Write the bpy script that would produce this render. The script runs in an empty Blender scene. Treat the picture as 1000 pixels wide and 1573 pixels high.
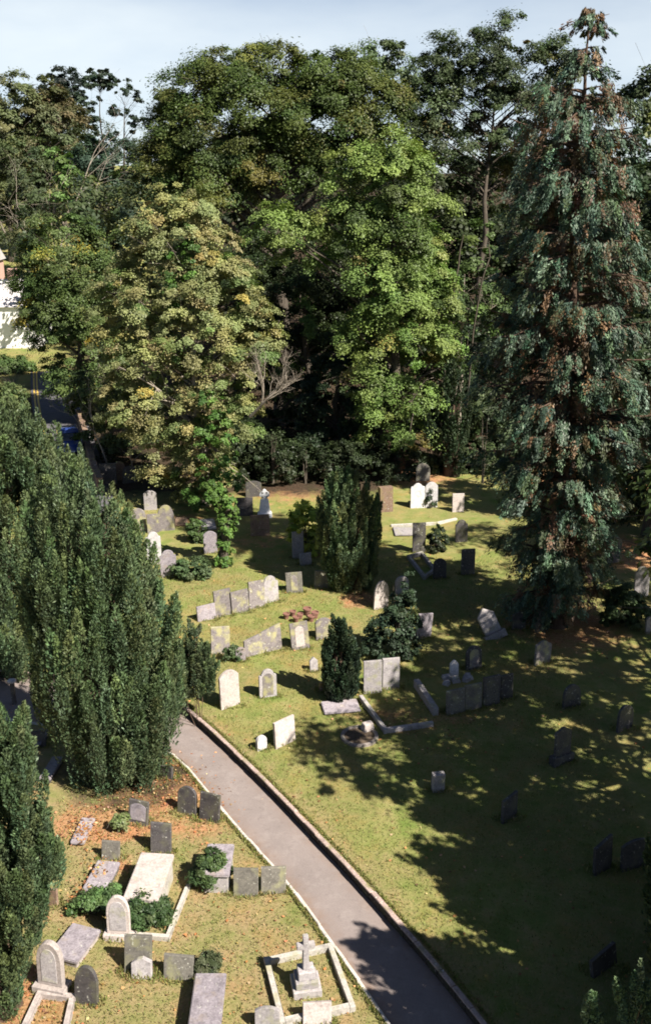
import bpy, bmesh, math, random
import numpy as np
from mathutils import Vector, Matrix

SC = bpy.context.scene
COL = SC.collection
R = math.radians
random.seed(4)
RNG = np.random.default_rng(11)

# ------------------------------------------------------------------ camera
F, HOR, CAMZ = 1529.0, 250.0, 18.0
PITCH = math.atan((786.5 - HOR) / F)
CP, SP = math.cos(PITCH), math.sin(PITCH)
LAWN = 0.24


def ray(u, v):
    x = (u - 500) / F
    y = (786.5 - v) / F
    return x, CP + y * SP, -SP + y * CP


def at(u, v, z=LAWN):
    """where the line of sight through a point of the photo meets the level z"""
    d = ray(u, v)
    t = (z - CAMZ) / d[2]
    return Vector((d[0] * t, d[1] * t, z)), F / t, math.asin(-d[2] / math.sqrt(d[0]**2 + d[1]**2 + d[2]**2))


def P(u, v, Y):
    d = ray(u, v)
    t = Y / d[1]
    return Vector((d[0] * t, Y, CAMZ + d[2] * t)), F / t


cam_d = bpy.data.cameras.new('camera')
cam_d.sensor_fit = 'VERTICAL'
cam_d.sensor_height = 36.0
cam_d.lens = 36.0 * F / 1573
cam_d.clip_end = 3000
cam = bpy.data.objects.new('camera', cam_d)
COL.objects.link(cam)
cam.location = (0, 0, CAMZ)
cam.rotation_euler = (math.pi / 2 - PITCH, 0, 0)
SC.camera = cam

# ------------------------------------------------------------------ light
SUN_EL = R(46)
SUN_DIR = Vector((0.78, -0.625, 0)).normalized() * math.cos(SUN_EL) + Vector((0, 0, math.sin(SUN_EL)))
sd = bpy.data.lights.new('sun', 'SUN')
sd.energy = 5.0
sd.angle = R(0.5)
sd.color = (1.0, 0.94, 0.85)
so = bpy.data.objects.new('sun', sd)
COL.objects.link(so)
so.rotation_euler = SUN_DIR.to_track_quat('Z', 'Y').to_euler()

W = bpy.data.worlds.new('World')
SC.world = W
W.use_nodes = True
nt = W.node_tree
nt.nodes.clear()


def nn(nt, typ, **kw):
    n = nt.nodes.new(typ)
    for k, v in kw.items():
        setattr(n, k, v)
    return n


def lk(nt, a, b):
    nt.links.new(a, b)


out = nn(nt, 'ShaderNodeOutputWorld')
bg = nn(nt, 'ShaderNodeBackground')
bg.inputs['Strength'].default_value = 0.05
sky = nn(nt, 'ShaderNodeTexSky', sky_type='NISHITA', sun_disc=False)
sky.sun_elevation = SUN_EL
sky.sun_rotation = math.atan2(SUN_DIR.x, SUN_DIR.y)
sky.air_density = 0.5
sky.dust_density = .4
tc = nn(nt, 'ShaderNodeTexCoord')
mp = nn(nt, 'ShaderNodeMapping')
mp.inputs['Scale'].default_value = (.8, .8, 2.6)
nz = nn(nt, 'ShaderNodeTexNoise')
nz.inputs['Scale'].default_value = 2.4
nz.inputs['Detail'].default_value = 6
nz.inputs['Roughness'].default_value = 0.55
cr = nn(nt, 'ShaderNodeValToRGB')
cr.color_ramp.elements[0].position = 0.12
cr.color_ramp.elements[1].position = 0.72
cr.color_ramp.elements[0].color = (0, 0, 0, 1)
cr.color_ramp.elements[1].color = (1, 1, 1, 1)
mixc = nn(nt, 'ShaderNodeMixRGB')
mixc.inputs['Color2'].default_value = (8.2, 8.9, 9.1, 1)
lk(nt, tc.outputs['Generated'], mp.inputs['Vector'])
lk(nt, mp.outputs['Vector'], nz.inputs['Vector'])
lk(nt, nz.outputs['Fac'], cr.inputs['Fac'])
sx = nn(nt, 'ShaderNodeSeparateXYZ')
lk(nt, tc.outputs['Generated'], sx.inputs[0])
m1 = nn(nt, 'ShaderNodeMapRange', interpolation_type='SMOOTHSTEP')
m1.inputs['From Min'].default_value = .27
m1.inputs['From Max'].default_value = .06
lk(nt, sx.outputs['Z'], m1.inputs['Value'])
m2 = nn(nt, 'ShaderNodeMapRange', interpolation_type='SMOOTHSTEP')
m2.inputs['From Min'].default_value = .2
m2.inputs['From Max'].default_value = .75
lk(nt, sx.outputs['Y'], m2.inputs['Value'])
mm = nn(nt, 'ShaderNodeMath', operation='MULTIPLY')
lk(nt, m1.outputs[0], mm.inputs[0]); lk(nt, m2.outputs[0], mm.inputs[1])
mm2 = nn(nt, 'ShaderNodeMath', operation='MULTIPLY')
lk(nt, cr.outputs['Color'], mm2.inputs[0]); lk(nt, mm.outputs[0], mm2.inputs[1])
lk(nt, mm2.outputs[0], mixc.inputs['Fac'])
lk(nt, sky.outputs['Color'], mixc.inputs['Color1'])
lk(nt, mixc.outputs['Color'], bg.inputs['Color'])
lk(nt, bg.outputs['Background'], out.inputs['Surface'])

SC.view_settings.view_transform = 'Standard'
SC.view_settings.look = 'None'
SC.view_settings.exposure = 1.25
SC.view_settings.gamma = 1.0
SC.cycles.max_bounces = 6
SC.cycles.diffuse_bounces = 2
SC.cycles.transmission_bounces = 3
SC.cycles.filter_width = 1.8


# ------------------------------------------------------------------ tags
def tag(o, label=None, cat=None, group=None, kind=None):
    if label: o['label'] = label
    if cat: o['category'] = cat
    if group: o['group'] = group
    if kind: o['kind'] = kind
    return o


def link(name, me, mat=None, parent=None, loc=None):
    o = bpy.data.objects.new(name, me)
    COL.objects.link(o)
    if mat: me.materials.append(mat)
    if parent: o.parent = parent
    if loc is not None: o.location = loc
    return o


def empty(name, loc, rz=0):
    o = bpy.data.objects.new(name, None)
    COL.objects.link(o)
    o.empty_display_size = .2
    o.location = loc
    o.rotation_euler = (0, 0, rz)
    return o


# ------------------------------------------------------------------ materials
def mat_new(name):
    m = bpy.data.materials.new(name)
    m.use_nodes = True
    t = m.node_tree
    t.nodes.clear()
    o = nn(t, 'ShaderNodeOutputMaterial')
    return m, t, o


def noise(t, vec, scale, detail=5, rough=.55, dim='3D', w=None):
    n = nn(t, 'ShaderNodeTexNoise', noise_dimensions=dim)
    n.inputs['Scale'].default_value = scale
    n.inputs['Detail'].default_value = detail
    n.inputs['Roughness'].default_value = rough
    if vec is not None: lk(t, vec, n.inputs['Vector'])
    if w is not None: lk(t, w, n.inputs['W'])
    return n.outputs['Fac']


def ramp(t, fac, stops):
    r = nn(t, 'ShaderNodeValToRGB')
    while len(r.color_ramp.elements) < len(stops): r.color_ramp.elements.new(.5)
    for e, (p, c) in zip(r.color_ramp.elements, stops):
        e.position = p
        e.color = (*c, 1) if len(c) == 3 else c
    lk(t, fac, r.inputs['Fac'])
    return r.outputs['Color']


def mix(t, fac, a, b, typ='MIX'):
    m = nn(t, 'ShaderNodeMixRGB', blend_type=typ)
    for s, k in ((fac, 'Fac'), (a, 'Color1'), (b, 'Color2')):
        if isinstance(s, (int, float)): m.inputs[k].default_value = s
        elif isinstance(s, tuple): m.inputs[k].default_value = (*s, 1)
        else: lk(t, s, m.inputs[k])
    return m.outputs['Color']


def principled(t, out, col, rough=.9, bump=None, bstr=.5, bdist=.02, spec=.25):
    b = nn(t, 'ShaderNodeBsdfPrincipled')
    if isinstance(col, tuple): b.inputs['Base Color'].default_value = (*col, 1)
    else: lk(t, col, b.inputs['Base Color'])
    b.inputs['Roughness'].default_value = rough
    b.inputs['Specular IOR Level'].default_value = spec
    if bump is not None:
        bn = nn(t, 'ShaderNodeBump')
        bn.inputs['Strength'].default_value = bstr
        bn.inputs['Distance'].default_value = bdist
        lk(t, bump, bn.inputs['Height'])
        lk(t, bn.outputs['Normal'], b.inputs['Normal'])
    lk(t, b.outputs['BSDF'], out.inputs['Surface'])
    return b


def stone_mat(name, c1, c2, lichen=None, amount=.5, rough=.85, spec=.25):
    m, t, o = mat_new(name)
    tcn = nn(t, 'ShaderNodeTexCoord')
    oi = nn(t, 'ShaderNodeObjectInfo')
    mul = nn(t, 'ShaderNodeMath', operation='MULTIPLY')
    mul.inputs[1].default_value = 57
    lk(t, oi.outputs['Random'], mul.inputs[0])
    w = mul.outputs[0]
    v = tcn.outputs['Object']
    c = ramp(t, noise(t, v, 3.2, 7, .65, '4D', w), [(.32, c1), (.68, c2)])
    c = mix(t, .55, c, ramp(t, noise(t, v, 19, 4, .7, '4D', w), [(.3, tuple(x * .6 for x in c1)), (.7, tuple(min(1, x * 1.25) for x in c2))]))
    # pale and dark weather stains of a shape of their own
    c = mix(t, ramp(t, noise(t, v, 5.5, 6, .7, '4D', w), [(.50, (0, 0, 0)), (.70, (.65, .65, .65))]), c, tuple(x * .42 for x in c1))
    if lichen:
        k = ramp(t, noise(t, v, 2.6, 5, .6, '4D', w), [(.62 - .25 * amount, (0, 0, 0)), (.74 - .2 * amount, (.85, .85, .85))])
        c = mix(t, k, c, lichen)
        k2 = ramp(t, noise(t, v, 13, 3, .6, '4D', w), [(.62, (0, 0, 0)), (.68, (.7, .7, .7))])
        c = mix(t, k2, c, (.55, .54, .46) if max(c2) < .5 else (.3, .28, .2))
    vr = nn(t, 'ShaderNodeMapRange')
    vr.inputs['To Min'].default_value = .78
    vr.inputs['To Max'].default_value = 1.15
    lk(t, oi.outputs['Random'], vr.inputs['Value'])
    comb = nn(t, 'ShaderNodeCombineColor')
    for i in range(3): lk(t, vr.outputs[0], comb.inputs[i])
    c = mix(t, 1.0, c, comb.outputs[0], 'MULTIPLY')
    principled(t, o, c, rough, noise(t, v, 38, 6, .7), .35, .012, spec)
    return m


M = {}
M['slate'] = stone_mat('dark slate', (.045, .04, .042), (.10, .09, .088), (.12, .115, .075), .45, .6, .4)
M['green'] = stone_mat('weathered slate', (.11, .10, .09), (.19, .175, .145), (.24, .23, .13), .4)
M['lich'] = stone_mat('lichened slate', (.14, .12, .12), (.25, .22, .21), (.36, .335, .16), .55)
M['pale'] = stone_mat('pale limestone', (.35, .30, .275), (.49, .425, .39), (.38, .33, .24), .1)
M['grey'] = stone_mat('grey granite', (.27, .245, .25), (.42, .385, .375), (.32, .31, .2), .35)
M['white'] = stone_mat('white marble', (.46, .435, .43), (.60, .575, .565), None)
M['marble'] = stone_mat('clean white marble', (.72, .71, .71), (.84, .83, .82), None)
M['mauve'] = stone_mat('mauve slate', (.17, .145, .16), (.36, .32, .34), (.28, .23, .2), .35, .55, .4)
M['brown'] = stone_mat('brown stone', (.15, .10, .075), (.30, .20, .14), (.28, .22, .1), .5)
M['kerb'] = stone_mat('kerb stone', (.36, .33, .30), (.55, .51, .45), (.38, .36, .22), .35)
M['dim'] = stone_mat('dim moss stone', (.20, .17, .15), (.34, .29, .26), (.2, .2, .1), .5)
M['rose'] = stone_mat('rosy wall stone', (.22, .16, .14), (.42, .32, .28), (.2, .18, .09), .35)


def leaf_mat(name, transl=.3, rough=.55, spec=.3):
    m, t, o = mat_new(name)
    a = nn(t, 'ShaderNodeVertexColor', layer_name='tint')
    b = nn(t, 'ShaderNodeBsdfPrincipled')
    b.inputs['Roughness'].default_value = rough
    b.inputs['Specular IOR Level'].default_value = spec
    lk(t, a.outputs['Color'], b.inputs['Base Color'])
    tr = nn(t, 'ShaderNodeBsdfTranslucent')
    g = mix(t, 1.0, a.outputs['Color'], (1.1, 1.3, .6), 'MULTIPLY')
    lk(t, g, tr.inputs['Color'])
    ms = nn(t, 'ShaderNodeMixShader')
    ms.inputs[0].default_value = transl
    lk(t, b.outputs[0], ms.inputs[1])
    lk(t, tr.outputs[0], ms.inputs[2])
    lk(t, ms.outputs[0], o.inputs['Surface'])
    return m


M['leaf'] = leaf_mat('broad leaves', .22, .5, .22)
M['needle'] = leaf_mat('needles', .08, .5, .25)


def bark_mat(name, c1, c2):
    m, t, o = mat_new(name)
    tcn = nn(t, 'ShaderNodeTexCoord')
    mpn = nn(t, 'ShaderNodeMapping')
    mpn.inputs['Scale'].default_value = (6, 6, 1.2)
    lk(t, tcn.outputs['Object'], mpn.inputs['Vector'])
    f = noise(t, mpn.outputs['Vector'], 2.2, 6, .65)
    principled(t, o, ramp(t, f, [(.3, c1), (.7, c2)]), .95, f, .8, .04)
    return m


M['bark'] = bark_mat('brown bark', (.04, .033, .025), (.12, .098, .075))
M['bark_pale'] = bark_mat('pale bark', (.16, .13, .10), (.36, .31, .25))
M['bark_red'] = bark_mat('reddish bark', (.05, .032, .022), (.13, .085, .06))


# ground: mown grass, dry patches, leaf litter where the trees drop it
def ground_mat():
    m, t, o = mat_new('grass and leaf litter')
    g = nn(t, 'ShaderNodeNewGeometry')
    v = g.outputs['Position']
    at_ = nn(t, 'ShaderNodeVertexColor', layer_name='cover')
    sep = nn(t, 'ShaderNodeSeparateColor')
    lk(t, at_.outputs['Color'], sep.inputs[0])
    big = noise(t, v, .38, 5, .6)
    mid = noise(t, v, 1.7, 5, .65)
    fine = noise(t, v, 12, 5, .75)
    vfine = noise(t, v, 45, 3, .8)
    grass = ramp(t, mid, [(.28, (.125, .172, .04)), (.5, (.21, .222, .07)), (.72, (.295, .27, .11))])
    grass = mix(t, ramp(t, big, [(.38, (0, 0, 0)), (.62, (.75, .75, .75))]), grass, ramp(t, fine, [(.3, (.16, .165, .05)), (.7, (.31, .245, .12))]))
    # dry, straw coloured cover (red channel) broken up by noise
    def mask(ch, lo, hi, nz_, k):
        s = nn(t, 'ShaderNodeMath', operation='MULTIPLY_ADD')
        lk(t, nz_, s.inputs[0])
        s.inputs[1].default_value = k
        lk(t, sep.outputs[ch], s.inputs[2])
        return ramp(t, s.outputs[0], [(lo, (0, 0, 0)), (hi, (1, 1, 1))])
    dry = ramp(t, fine, [(.3, (.22, .175, .078)), (.7, (.36, .27, .15))])
    c = mix(t, mask(0, .55, .95, mid, .9), grass, dry)
    lit = ramp(t, fine, [(.25, (.16, .085, .045)), (.5, (.36, .20, .10)), (.75, (.50, .32, .19))])
    c = mix(t, mask(1, .62, .9, mid, .85), c, lit)
    soil = ramp(t, fine, [(.3, (.03, .022, .014)), (.7, (.085, .06, .04))])  # soil colour, also painted as shade along the edge of the wood
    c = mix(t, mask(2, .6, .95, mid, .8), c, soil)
    c = mix(t, .55, c, ramp(t, vfine, [(.25, (.5, .5, .5)), (.75, (1.3, 1.3, 1.25))]), 'MULTIPLY')
    patch = noise(t, v, .95, 6, .72)
    c = mix(t, 1.0, c, ramp(t, patch, [(.3, (.72, .92, .66)), (.5, (1, 1, 1)), (.7, (1.2, .97, .92))]), 'MULTIPLY')
    hb = mix(t, .5, vfine, fine)
    principled(t, o, c, .95, hb, .9, .05, .1)
    return m


M['ground'] = ground_mat()


def tarmac_mat():
    m, t, o = mat_new('worn tarmac')
    g = nn(t, 'ShaderNodeNewGeometry')
    v = g.outputs['Position']
    c = ramp(t, noise(t, v, .9, 5, .6), [(.3, (.18, .148, .134)), (.7, (.26, .214, .194))])
    c = mix(t, .5, c, ramp(t, noise(t, v, 60, 3, .8), [(.3, (.12, .102, .096)), (.7, (.31, .265, .25))]))
    c = mix(t, ramp(t, noise(t, v, 4.5, 6, .7), [(.56, (0, 0, 0)), (.74, (.5, .5, .5))]), c, (.12, .098, .09))
    c = mix(t, ramp(t, noise(t, v, 1.6, 7, .75), [(.52, (0, 0, 0)), (.62, (.35, .35, .35))]), c, (.30, .26, .24))
    at_ = nn(t, 'ShaderNodeVertexColor', layer_name='edge')
    k = mix(t, 1.0, at_.outputs['Color'], ramp(t, noise(t, v, 3.5, 6, .7), [(.35, (.1, .1, .1)), (.65, (.9, .9, .9))]), 'MULTIPLY')
    c = mix(t, k, c, (.20, .13, .09))
    principled(t, o, c, .9, noise(t, v, 90, 2, .7), .5, .01, .2)
    return m


M['tarmac'] = tarmac_mat()


def plain_mat(name, col, rough=.7, metal=0, var=.15, scale=8, spec=.3):
    m, t, o = mat_new(name)
    tcn = nn(t, 'ShaderNodeTexCoord')
    c = ramp(t, noise(t, tcn.outputs['Object'], scale, 5, .65),
             [(.3, tuple(x * (1 - var) for x in col)), (.7, tuple(min(1, x * (1 + var)) for x in col))])
    b = principled(t, o, c, rough, spec=spec)
    b.inputs['Metallic'].default_value = metal
    return m


# ------------------------------------------------------------------ mesh helpers
def np_mesh(name, verts, faces, tint=None, smooth=False, attr='tint'):
    """faces: (n,k) array all the same size"""
    me = bpy.data.meshes.new(name)
    n, k = faces.shape
    me.vertices.add(len(verts))
    me.vertices.foreach_set('co', np.ascontiguousarray(verts, dtype=np.float32).ravel())
    me.loops.add(n * k)
    me.loops.foreach_set('vertex_index', faces.astype(np.int32).ravel())
    me.polygons.add(n)
    me.polygons.foreach_set('loop_start', np.arange(0, n * k, k, dtype=np.int32))
    if smooth: me.polygons.foreach_set('use_smooth', np.ones(n, dtype=bool))
    if tint is not None:
        a = me.color_attributes.new(attr, 'FLOAT_COLOR', 'POINT')
        c = np.ones((len(verts), 4), dtype=np.float32)
        c[:, :3] = tint
        a.data.foreach_set('color', c.ravel())
    me.update(calc_edges=True)
    return me


def unit(a):
    return a / np.maximum(np.linalg.norm(a, axis=-1, keepdims=True), 1e-9)


def leaf_cards(p, nrm, tan, length, width, tint, name='crown', org=(0, 0, 0)):
    n = len(p)
    tan = unit(tan)
    b = unit(np.cross(nrm, tan))
    L = (length * np.ones(n))[:, None]
    Wd = (width * np.ones(n))[:, None]
    v = np.empty((n, 4, 3), dtype=np.float32)
    v[:, 0] = p - tan * L * .5
    v[:, 1] = p + b * Wd * .5 + tan * L * .08
    v[:, 2] = p + tan * L * .5
    v[:, 3] = p - b * Wd * .5 + tan * L * .08
    v -= np.array(org)[None, None]
    return v.reshape(-1, 3), np.repeat(tint, 4, axis=0)


def cards_mesh(name, chunks):
    v = np.concatenate([c[0] for c in chunks])
    t = np.concatenate([c[1] for c in chunks])
    f = np.arange(len(v), dtype=np.int32).reshape(-1, 4)
    return np_mesh(name, v, f, t)


class Tubes:
    def __init__(s):
        s.v, s.f = [], []

    def add(s, pts, radii, sides=7):
        pts = [Vector(p) for p in pts]
        i0 = len(s.v)
        n = len(pts)
        prev = None
        for i, p in enumerate(pts):
            d = (pts[min(i + 1, n - 1)] - pts[max(i - 1, 0)])
            d = d.normalized() if d.length > 1e-6 else Vector((0, 0, 1))
            a = prev if prev is not None else (Vector((1, 0, 0)) if abs(d.x) < .8 else Vector((0, 1, 0)))
            a = (a - d * a.dot(d))
            if a.length < 1e-4: a = d.orthogonal()
            a.normalize()
            prev = a
            b = d.cross(a)
            for k in range(sides):
                th = 2 * math.pi * k / sides
                s.v.append(p + (a * math.cos(th) + b * math.sin(th)) * radii[i])
        for i in range(n - 1):
            for k in range(sides):
                k2 = (k + 1) % sides
                s.f.append((i0 + i * sides + k, i0 + i * sides + k2, i0 + (i + 1) * sides + k2, i0 + (i + 1) * sides + k))

    def mesh(s, name, org=(0, 0, 0)):
        o = np.array(org)[None]
        return np_mesh(name, np.array([tuple(p) for p in s.v]) - o, np.array(s.f), smooth=True)


def bez(a, b, c, n):
    return [a * (1 - t)**2 + b * 2 * t * (1 - t) + c * t * t for t in [i / n for i in range(n + 1)]]


def bm_obj(name, bm, mat, parent=None, loc=None, rot=None, smooth=False):
    bmesh.ops.recalc_face_normals(bm, faces=bm.faces)
    me = bpy.data.meshes.new(name)
    bm.to_mesh(me)
    bm.free()
    if smooth: me.polygons.foreach_set('use_smooth', [True] * len(me.polygons))
    o = link(name, me, mat, parent, loc)
    if rot: o.rotation_euler = rot
    return o


def box(bm, c, s, rz=0, bevel=0, taper=1.0):
    mtx = Matrix.Translation(c) @ Matrix.Rotation(rz, 4, 'Z')
    r = bmesh.ops.create_cube(bm, size=1.0)
    vs = r['verts']
    for v in vs:
        k = taper if v.co.z > 0 else 1
        v.co = Vector((v.co.x * s[0] * k, v.co.y * s[1] * k, v.co.z * s[2]))
        v.co = mtx @ v.co
    if bevel:
        es = list({e for v in vs for e in v.link_edges})
        bmesh.ops.bevel(bm, geom=es, offset=bevel, segments=2, affect='EDGES', profile=.6)


# ------------------------------------------------------------------ the setting
def sstep(a, b, x):
    t = np.clip((x - a) / (b - a), 0, 1)
    return t * t * (3 - 2 * t)


def terrain_z(x, y):
    x = np.asarray(x, dtype=float)
    y = np.asarray(y, dtype=float)
    z = .40 * sstep(46, 55, y)
    z = z + 13 * sstep(112, 215, y) * sstep(60, -40, x)
    z = z + .02 * np.sin(x * .7 + 1) * np.sin(y * .6) * sstep(56, 70, y)
    return z


# the right hand edge of the path (foot of the low wall): x as a function of y
EDGE = [at(u, v, 0)[0] for u, v in ((780, 1640), (725, 1570), (662, 1490), (600, 1420), (545, 1357), (500, 1310), (448, 1255), (400, 1205), (330, 1137), (270, 1085))]
EDGE = [(p.y, p.x) for p in EDGE] + [(32.2, -8.4), (32.8, -12), (33.4, -18), (35, -48)]
EDGE_L = [at(u, v, 0)[0] for u, v in ((645, 1640), (600, 1573), (555, 1508), (510, 1447), (472, 1393), (440, 1350), (390, 1297), (340, 1240), (300, 1190), (270, 1155))]
EDGE_L = [(p.y, p.x) for p in EDGE_L] + [(29.2, -8.0), (30.1, -12), (30.6, -18), (32, -48)]


def smooth_curve(pts, n=160):
    ys = np.array([p[0] for p in pts])
    xs = np.array([p[1] for p in pts])
    s = np.concatenate([[0], np.cumsum(np.hypot(np.diff(xs), np.diff(ys)))])
    q = np.linspace(0, s[-1], n)
    X, Y = np.interp(q, s, xs), np.interp(q, s, ys)
    ker = np.ones(7) / 7
    Xp, Yp = np.pad(X, 3, mode='edge'), np.pad(Y, 3, mode='edge')
    Xs, Ys = np.convolve(Xp, ker, 'valid'), np.convolve(Yp, ker, 'valid')
    return Xs, Ys


ex, ey = smooth_curve(EDGE, 240)
lx, ly = smooth_curve(EDGE_L, 240)


def edge_x(y):
    return np.interp(y, ey, ex)


def edge_lx(y):
    return np.interp(y, ly, lx)


LITTER = []          # x, y, radius, strength (leaf litter under trees), filled below before the ground is built
for u, v, r, s in ((265, 1205, 1.7, 1.0), (235, 1215, 1.5, 1.0), (155, 1265, 1.2, 1.2), (200, 1262, 1.0, 1.1), (120, 1265, 1.0, .9), (305, 1215, 1.0, .8), (175, 1330, .7, .6),
                   (50, 1560, 1.2, .7), (62, 1505, .7, .7), (300, 1255, 1.4, .55), (60, 1545, 1.0, 1.0), (30, 1085, 1.2, .7)):
    p = at(u, v, 0)[0]
    LITTER.append((p.x, p.y, r, s))
for u, v, r, s in ((555, 922, 1.2, .9), (450, 745, 5, .6), (640, 735, 3, .7), (870, 960, 3.0, .7), (960, 850, 3, .8), (285, 800, 1.5, .5),
                   (400, 830, 2, .45), (620, 1110, 1.2, .4), (560, 1100, 1.6, .35), (880, 745, 4, .8), (700, 1100, 1.5, .35), (990, 760, 4, .8)):
    p = at(u, v)[0]
    LITTER.append((p.x, p.y, r, s))


def cover(x, y):
    red = np.zeros_like(x)
    # the sunny grave plot left of the path is drier, so is the strip by the wall
    left = sstep(0.3, -.6, x - edge_lx(y)) * sstep(33, 27, y)
    red += .05 + .35 * left
    red += .28 * sstep(.9, .1, np.abs(x - edge_x(y) - .2)) * (x > edge_x(y))
    grn = np.zeros_like(x)
    for (px, py, r, s) in LITTER:
        d = np.hypot(x - px, (y - py))
        grn = np.maximum(grn, s * sstep(r * 1.25, r * .3, d) * .75)
    blu = sstep(51.5, 56, y) * .95 * sstep(4.5, 2.5, x) + sstep(56, 60, y) * .9 * sstep(2.5, 4.5, x)  # strip reaching forward on the left stands in for shade under the trees
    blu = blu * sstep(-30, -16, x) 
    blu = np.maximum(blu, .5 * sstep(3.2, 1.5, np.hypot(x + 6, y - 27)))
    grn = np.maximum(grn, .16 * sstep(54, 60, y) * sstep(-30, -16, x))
    return np.stack([red, grn, blu], -1)


def grid_mesh(name, X, Y, Z, cov=True):
    ny, nx = X.shape
    v = np.stack([X, Y, Z], -1).reshape(-1, 3)
    i = np.arange(ny * nx).reshape(ny, nx)
    f = np.stack([i[:-1, :-1], i[:-1, 1:], i[1:, 1:], i[1:, :-1]], -1).reshape(-1, 4)
    return np_mesh(name, v, f, cover(v[:, 0], v[:, 1]) if cov else None, True, 'cover')


# one ground sheet out to the horizon, finer near the churchyard
gx = np.concatenate([np.linspace(-900, -60, 22), np.arange(-58, -22, 1.5), np.arange(-22, 24, .3), np.arange(24, 60, 1.5), np.linspace(62, 900, 22)])
gy = np.concatenate([np.linspace(-60, 8, 18), np.arange(8.3, 62, .3), np.arange(62, 120, 1.5), np.arange(121, 320, 6), np.linspace(330, 1800, 20)])
GX, GY = np.meshgrid(gx, gy)
GZ = terrain_z(GX, GY) - .02
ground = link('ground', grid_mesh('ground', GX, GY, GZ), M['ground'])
tag(ground, kind='structure')

# the raised lawn right of and beyond the path
def lawn_z(x, y):
    near = np.where(y < 33.4, sstep(0, 2, x - np.maximum(edge_x(y), -8.6)), 1.0)
    return LAWN + .035 * np.sin(x * .8 + .5) * np.sin(y * .55) * near + .012 * np.sin(x * 3.1) * np.sin(y * 2.7 + 1) * near


def lawn_grid(ys, x0, width):
    ts = np.concatenate([np.linspace(0, .06, 14), np.linspace(.065, 1, 200)])
    X = x0[:, None] + width * ts[None]
    Y = np.repeat(ys[:, None], len(ts), 1)
    ny, nx = X.shape
    idx = np.arange(ny * nx).reshape(ny, nx)
    return np.stack([X, Y, lawn_z(X, Y)], -1).reshape(-1, 3), np.stack([idx[:-1, :-1], idx[:-1, 1:], idx[1:, 1:], idx[1:, :-1]], -1).reshape(-1, 4)


ys = np.linspace(8, 33.4, 118)
v1, f1 = lawn_grid(ys, np.maximum(edge_x(ys), -8.6) + .10, 44)
ys = np.linspace(33.4, 56, 104)
v2, f2 = lawn_grid(ys, np.full(len(ys), -48.0), 88)
lv = np.concatenate([v1, v2])
lf = np.concatenate([f1, f2 + len(v1)])
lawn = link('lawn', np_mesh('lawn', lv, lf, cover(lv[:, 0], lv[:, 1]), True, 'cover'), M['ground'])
tag(lawn, kind='structure')

# path
n = len(ex)
K = 9
PX = np.stack([lx + (ex - lx) * k / (K - 1) for k in range(K)], 1)
PY = np.stack([ly + (ey - ly) * k / (K - 1) for k in range(K)], 1)
PZ = np.full_like(PX, .006) + .02 * np.sin(np.linspace(0, math.pi, K))[None]
v = np.stack([PX, PY, PZ], -1).reshape(-1, 3)
i = np.arange(n * K).reshape(n, K)
f = np.stack([i[:-1, :-1], i[:-1, 1:], i[1:, 1:], i[1:, :-1]], -1).reshape(-1, 4)
ecol = np.repeat(np.array([1, .45, .1, 0, 0, 0, .1, .4, .9])[None], n, 0).reshape(-1)
path = link('path', np_mesh('path', v, f, ecol[:, None] * np.ones((1, 3)), True, 'edge'), M['tarmac'])
tag(path, kind='structure')


def ribbon(name, xs, ys_, w, z0, z1, side, jitter, mat, seglen=.75):
    """a run of separate blocks along a curve, butted with thin joints"""
    bm = bmesh.new()
    s = np.concatenate([[0], np.cumsum(np.hypot(np.diff(xs), np.diff(ys_)))])
    q = 0.0
    rng = random.Random(5)
    while q < s[-1] - .1:
        L = seglen * rng.uniform(.7, 1.3)
        q2 = min(q + L, s[-1])
        a = Vector((np.interp(q + .008, s, xs), np.interp(q + .008, s, ys_), 0))
        b = Vector((np.interp(q2 - .008, s, xs), np.interp(q2 - .008, s, ys_), 0))
        d = (b - a)
        if d.length > .02:
            nrm = Vector((d.y, -d.x, 0)).normalized() * side
            off = rng.uniform(-jitter, jitter)
            ww = w + rng.uniform(-jitter, jitter)
            zz = z1 + rng.uniform(-jitter, jitter)
            p = [a + nrm * off, b + nrm * off, b + nrm * (off + ww), a + nrm * (off + ww)]
            vs = [bm.verts.new((c.x, c.y, z0)) for c in p] + [bm.verts.new((c.x, c.y, zz)) for c in p]
            fs = [(0, 1, 2, 3), (7, 6, 5, 4), (0, 4, 5, 1), (1, 5, 6, 2), (2, 6, 7, 3), (3, 7, 4, 0)]
            faces = [bm.faces.new([vs[k] for k in ff]) for ff in fs]
            es = list({e for ff in faces for e in ff.edges})
            bmesh.ops.bevel(bm, geom=es, offset=.012, segments=1, affect='EDGES')
        q = q2
    return bm_obj(name, bm, mat)


M['wall_shade'] = stone_mat('stone with painted shade', (.035, .028, .022), (.085, .068, .05), (.06, .07, .03), .4)  # near-black colour paints the shade on the wall's path side
wl = ribbon('retaining_wall', ex, ey, .10, -.1, .235, 1, .008, M['wall_shade'], .4)
cp_x = ex - .022 * np.gradient(ey) / np.hypot(np.gradient(ex), np.gradient(ey))
cp_y = ey + .022 * np.gradient(ex) / np.hypot(np.gradient(ex), np.gradient(ey))
cpo = ribbon('coping', cp_x, cp_y, .13, .238, .29, 1, .01, M['rose'], .55)
cpo.parent = wl
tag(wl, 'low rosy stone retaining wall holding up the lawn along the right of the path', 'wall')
kb = ribbon('path_edging', lx, ly, .085, -.1, .045, -1, .014, M['kerb'], .7)
tag(kb, 'pale kerb edging along the left side of the tarmac path', 'kerb')

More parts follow.
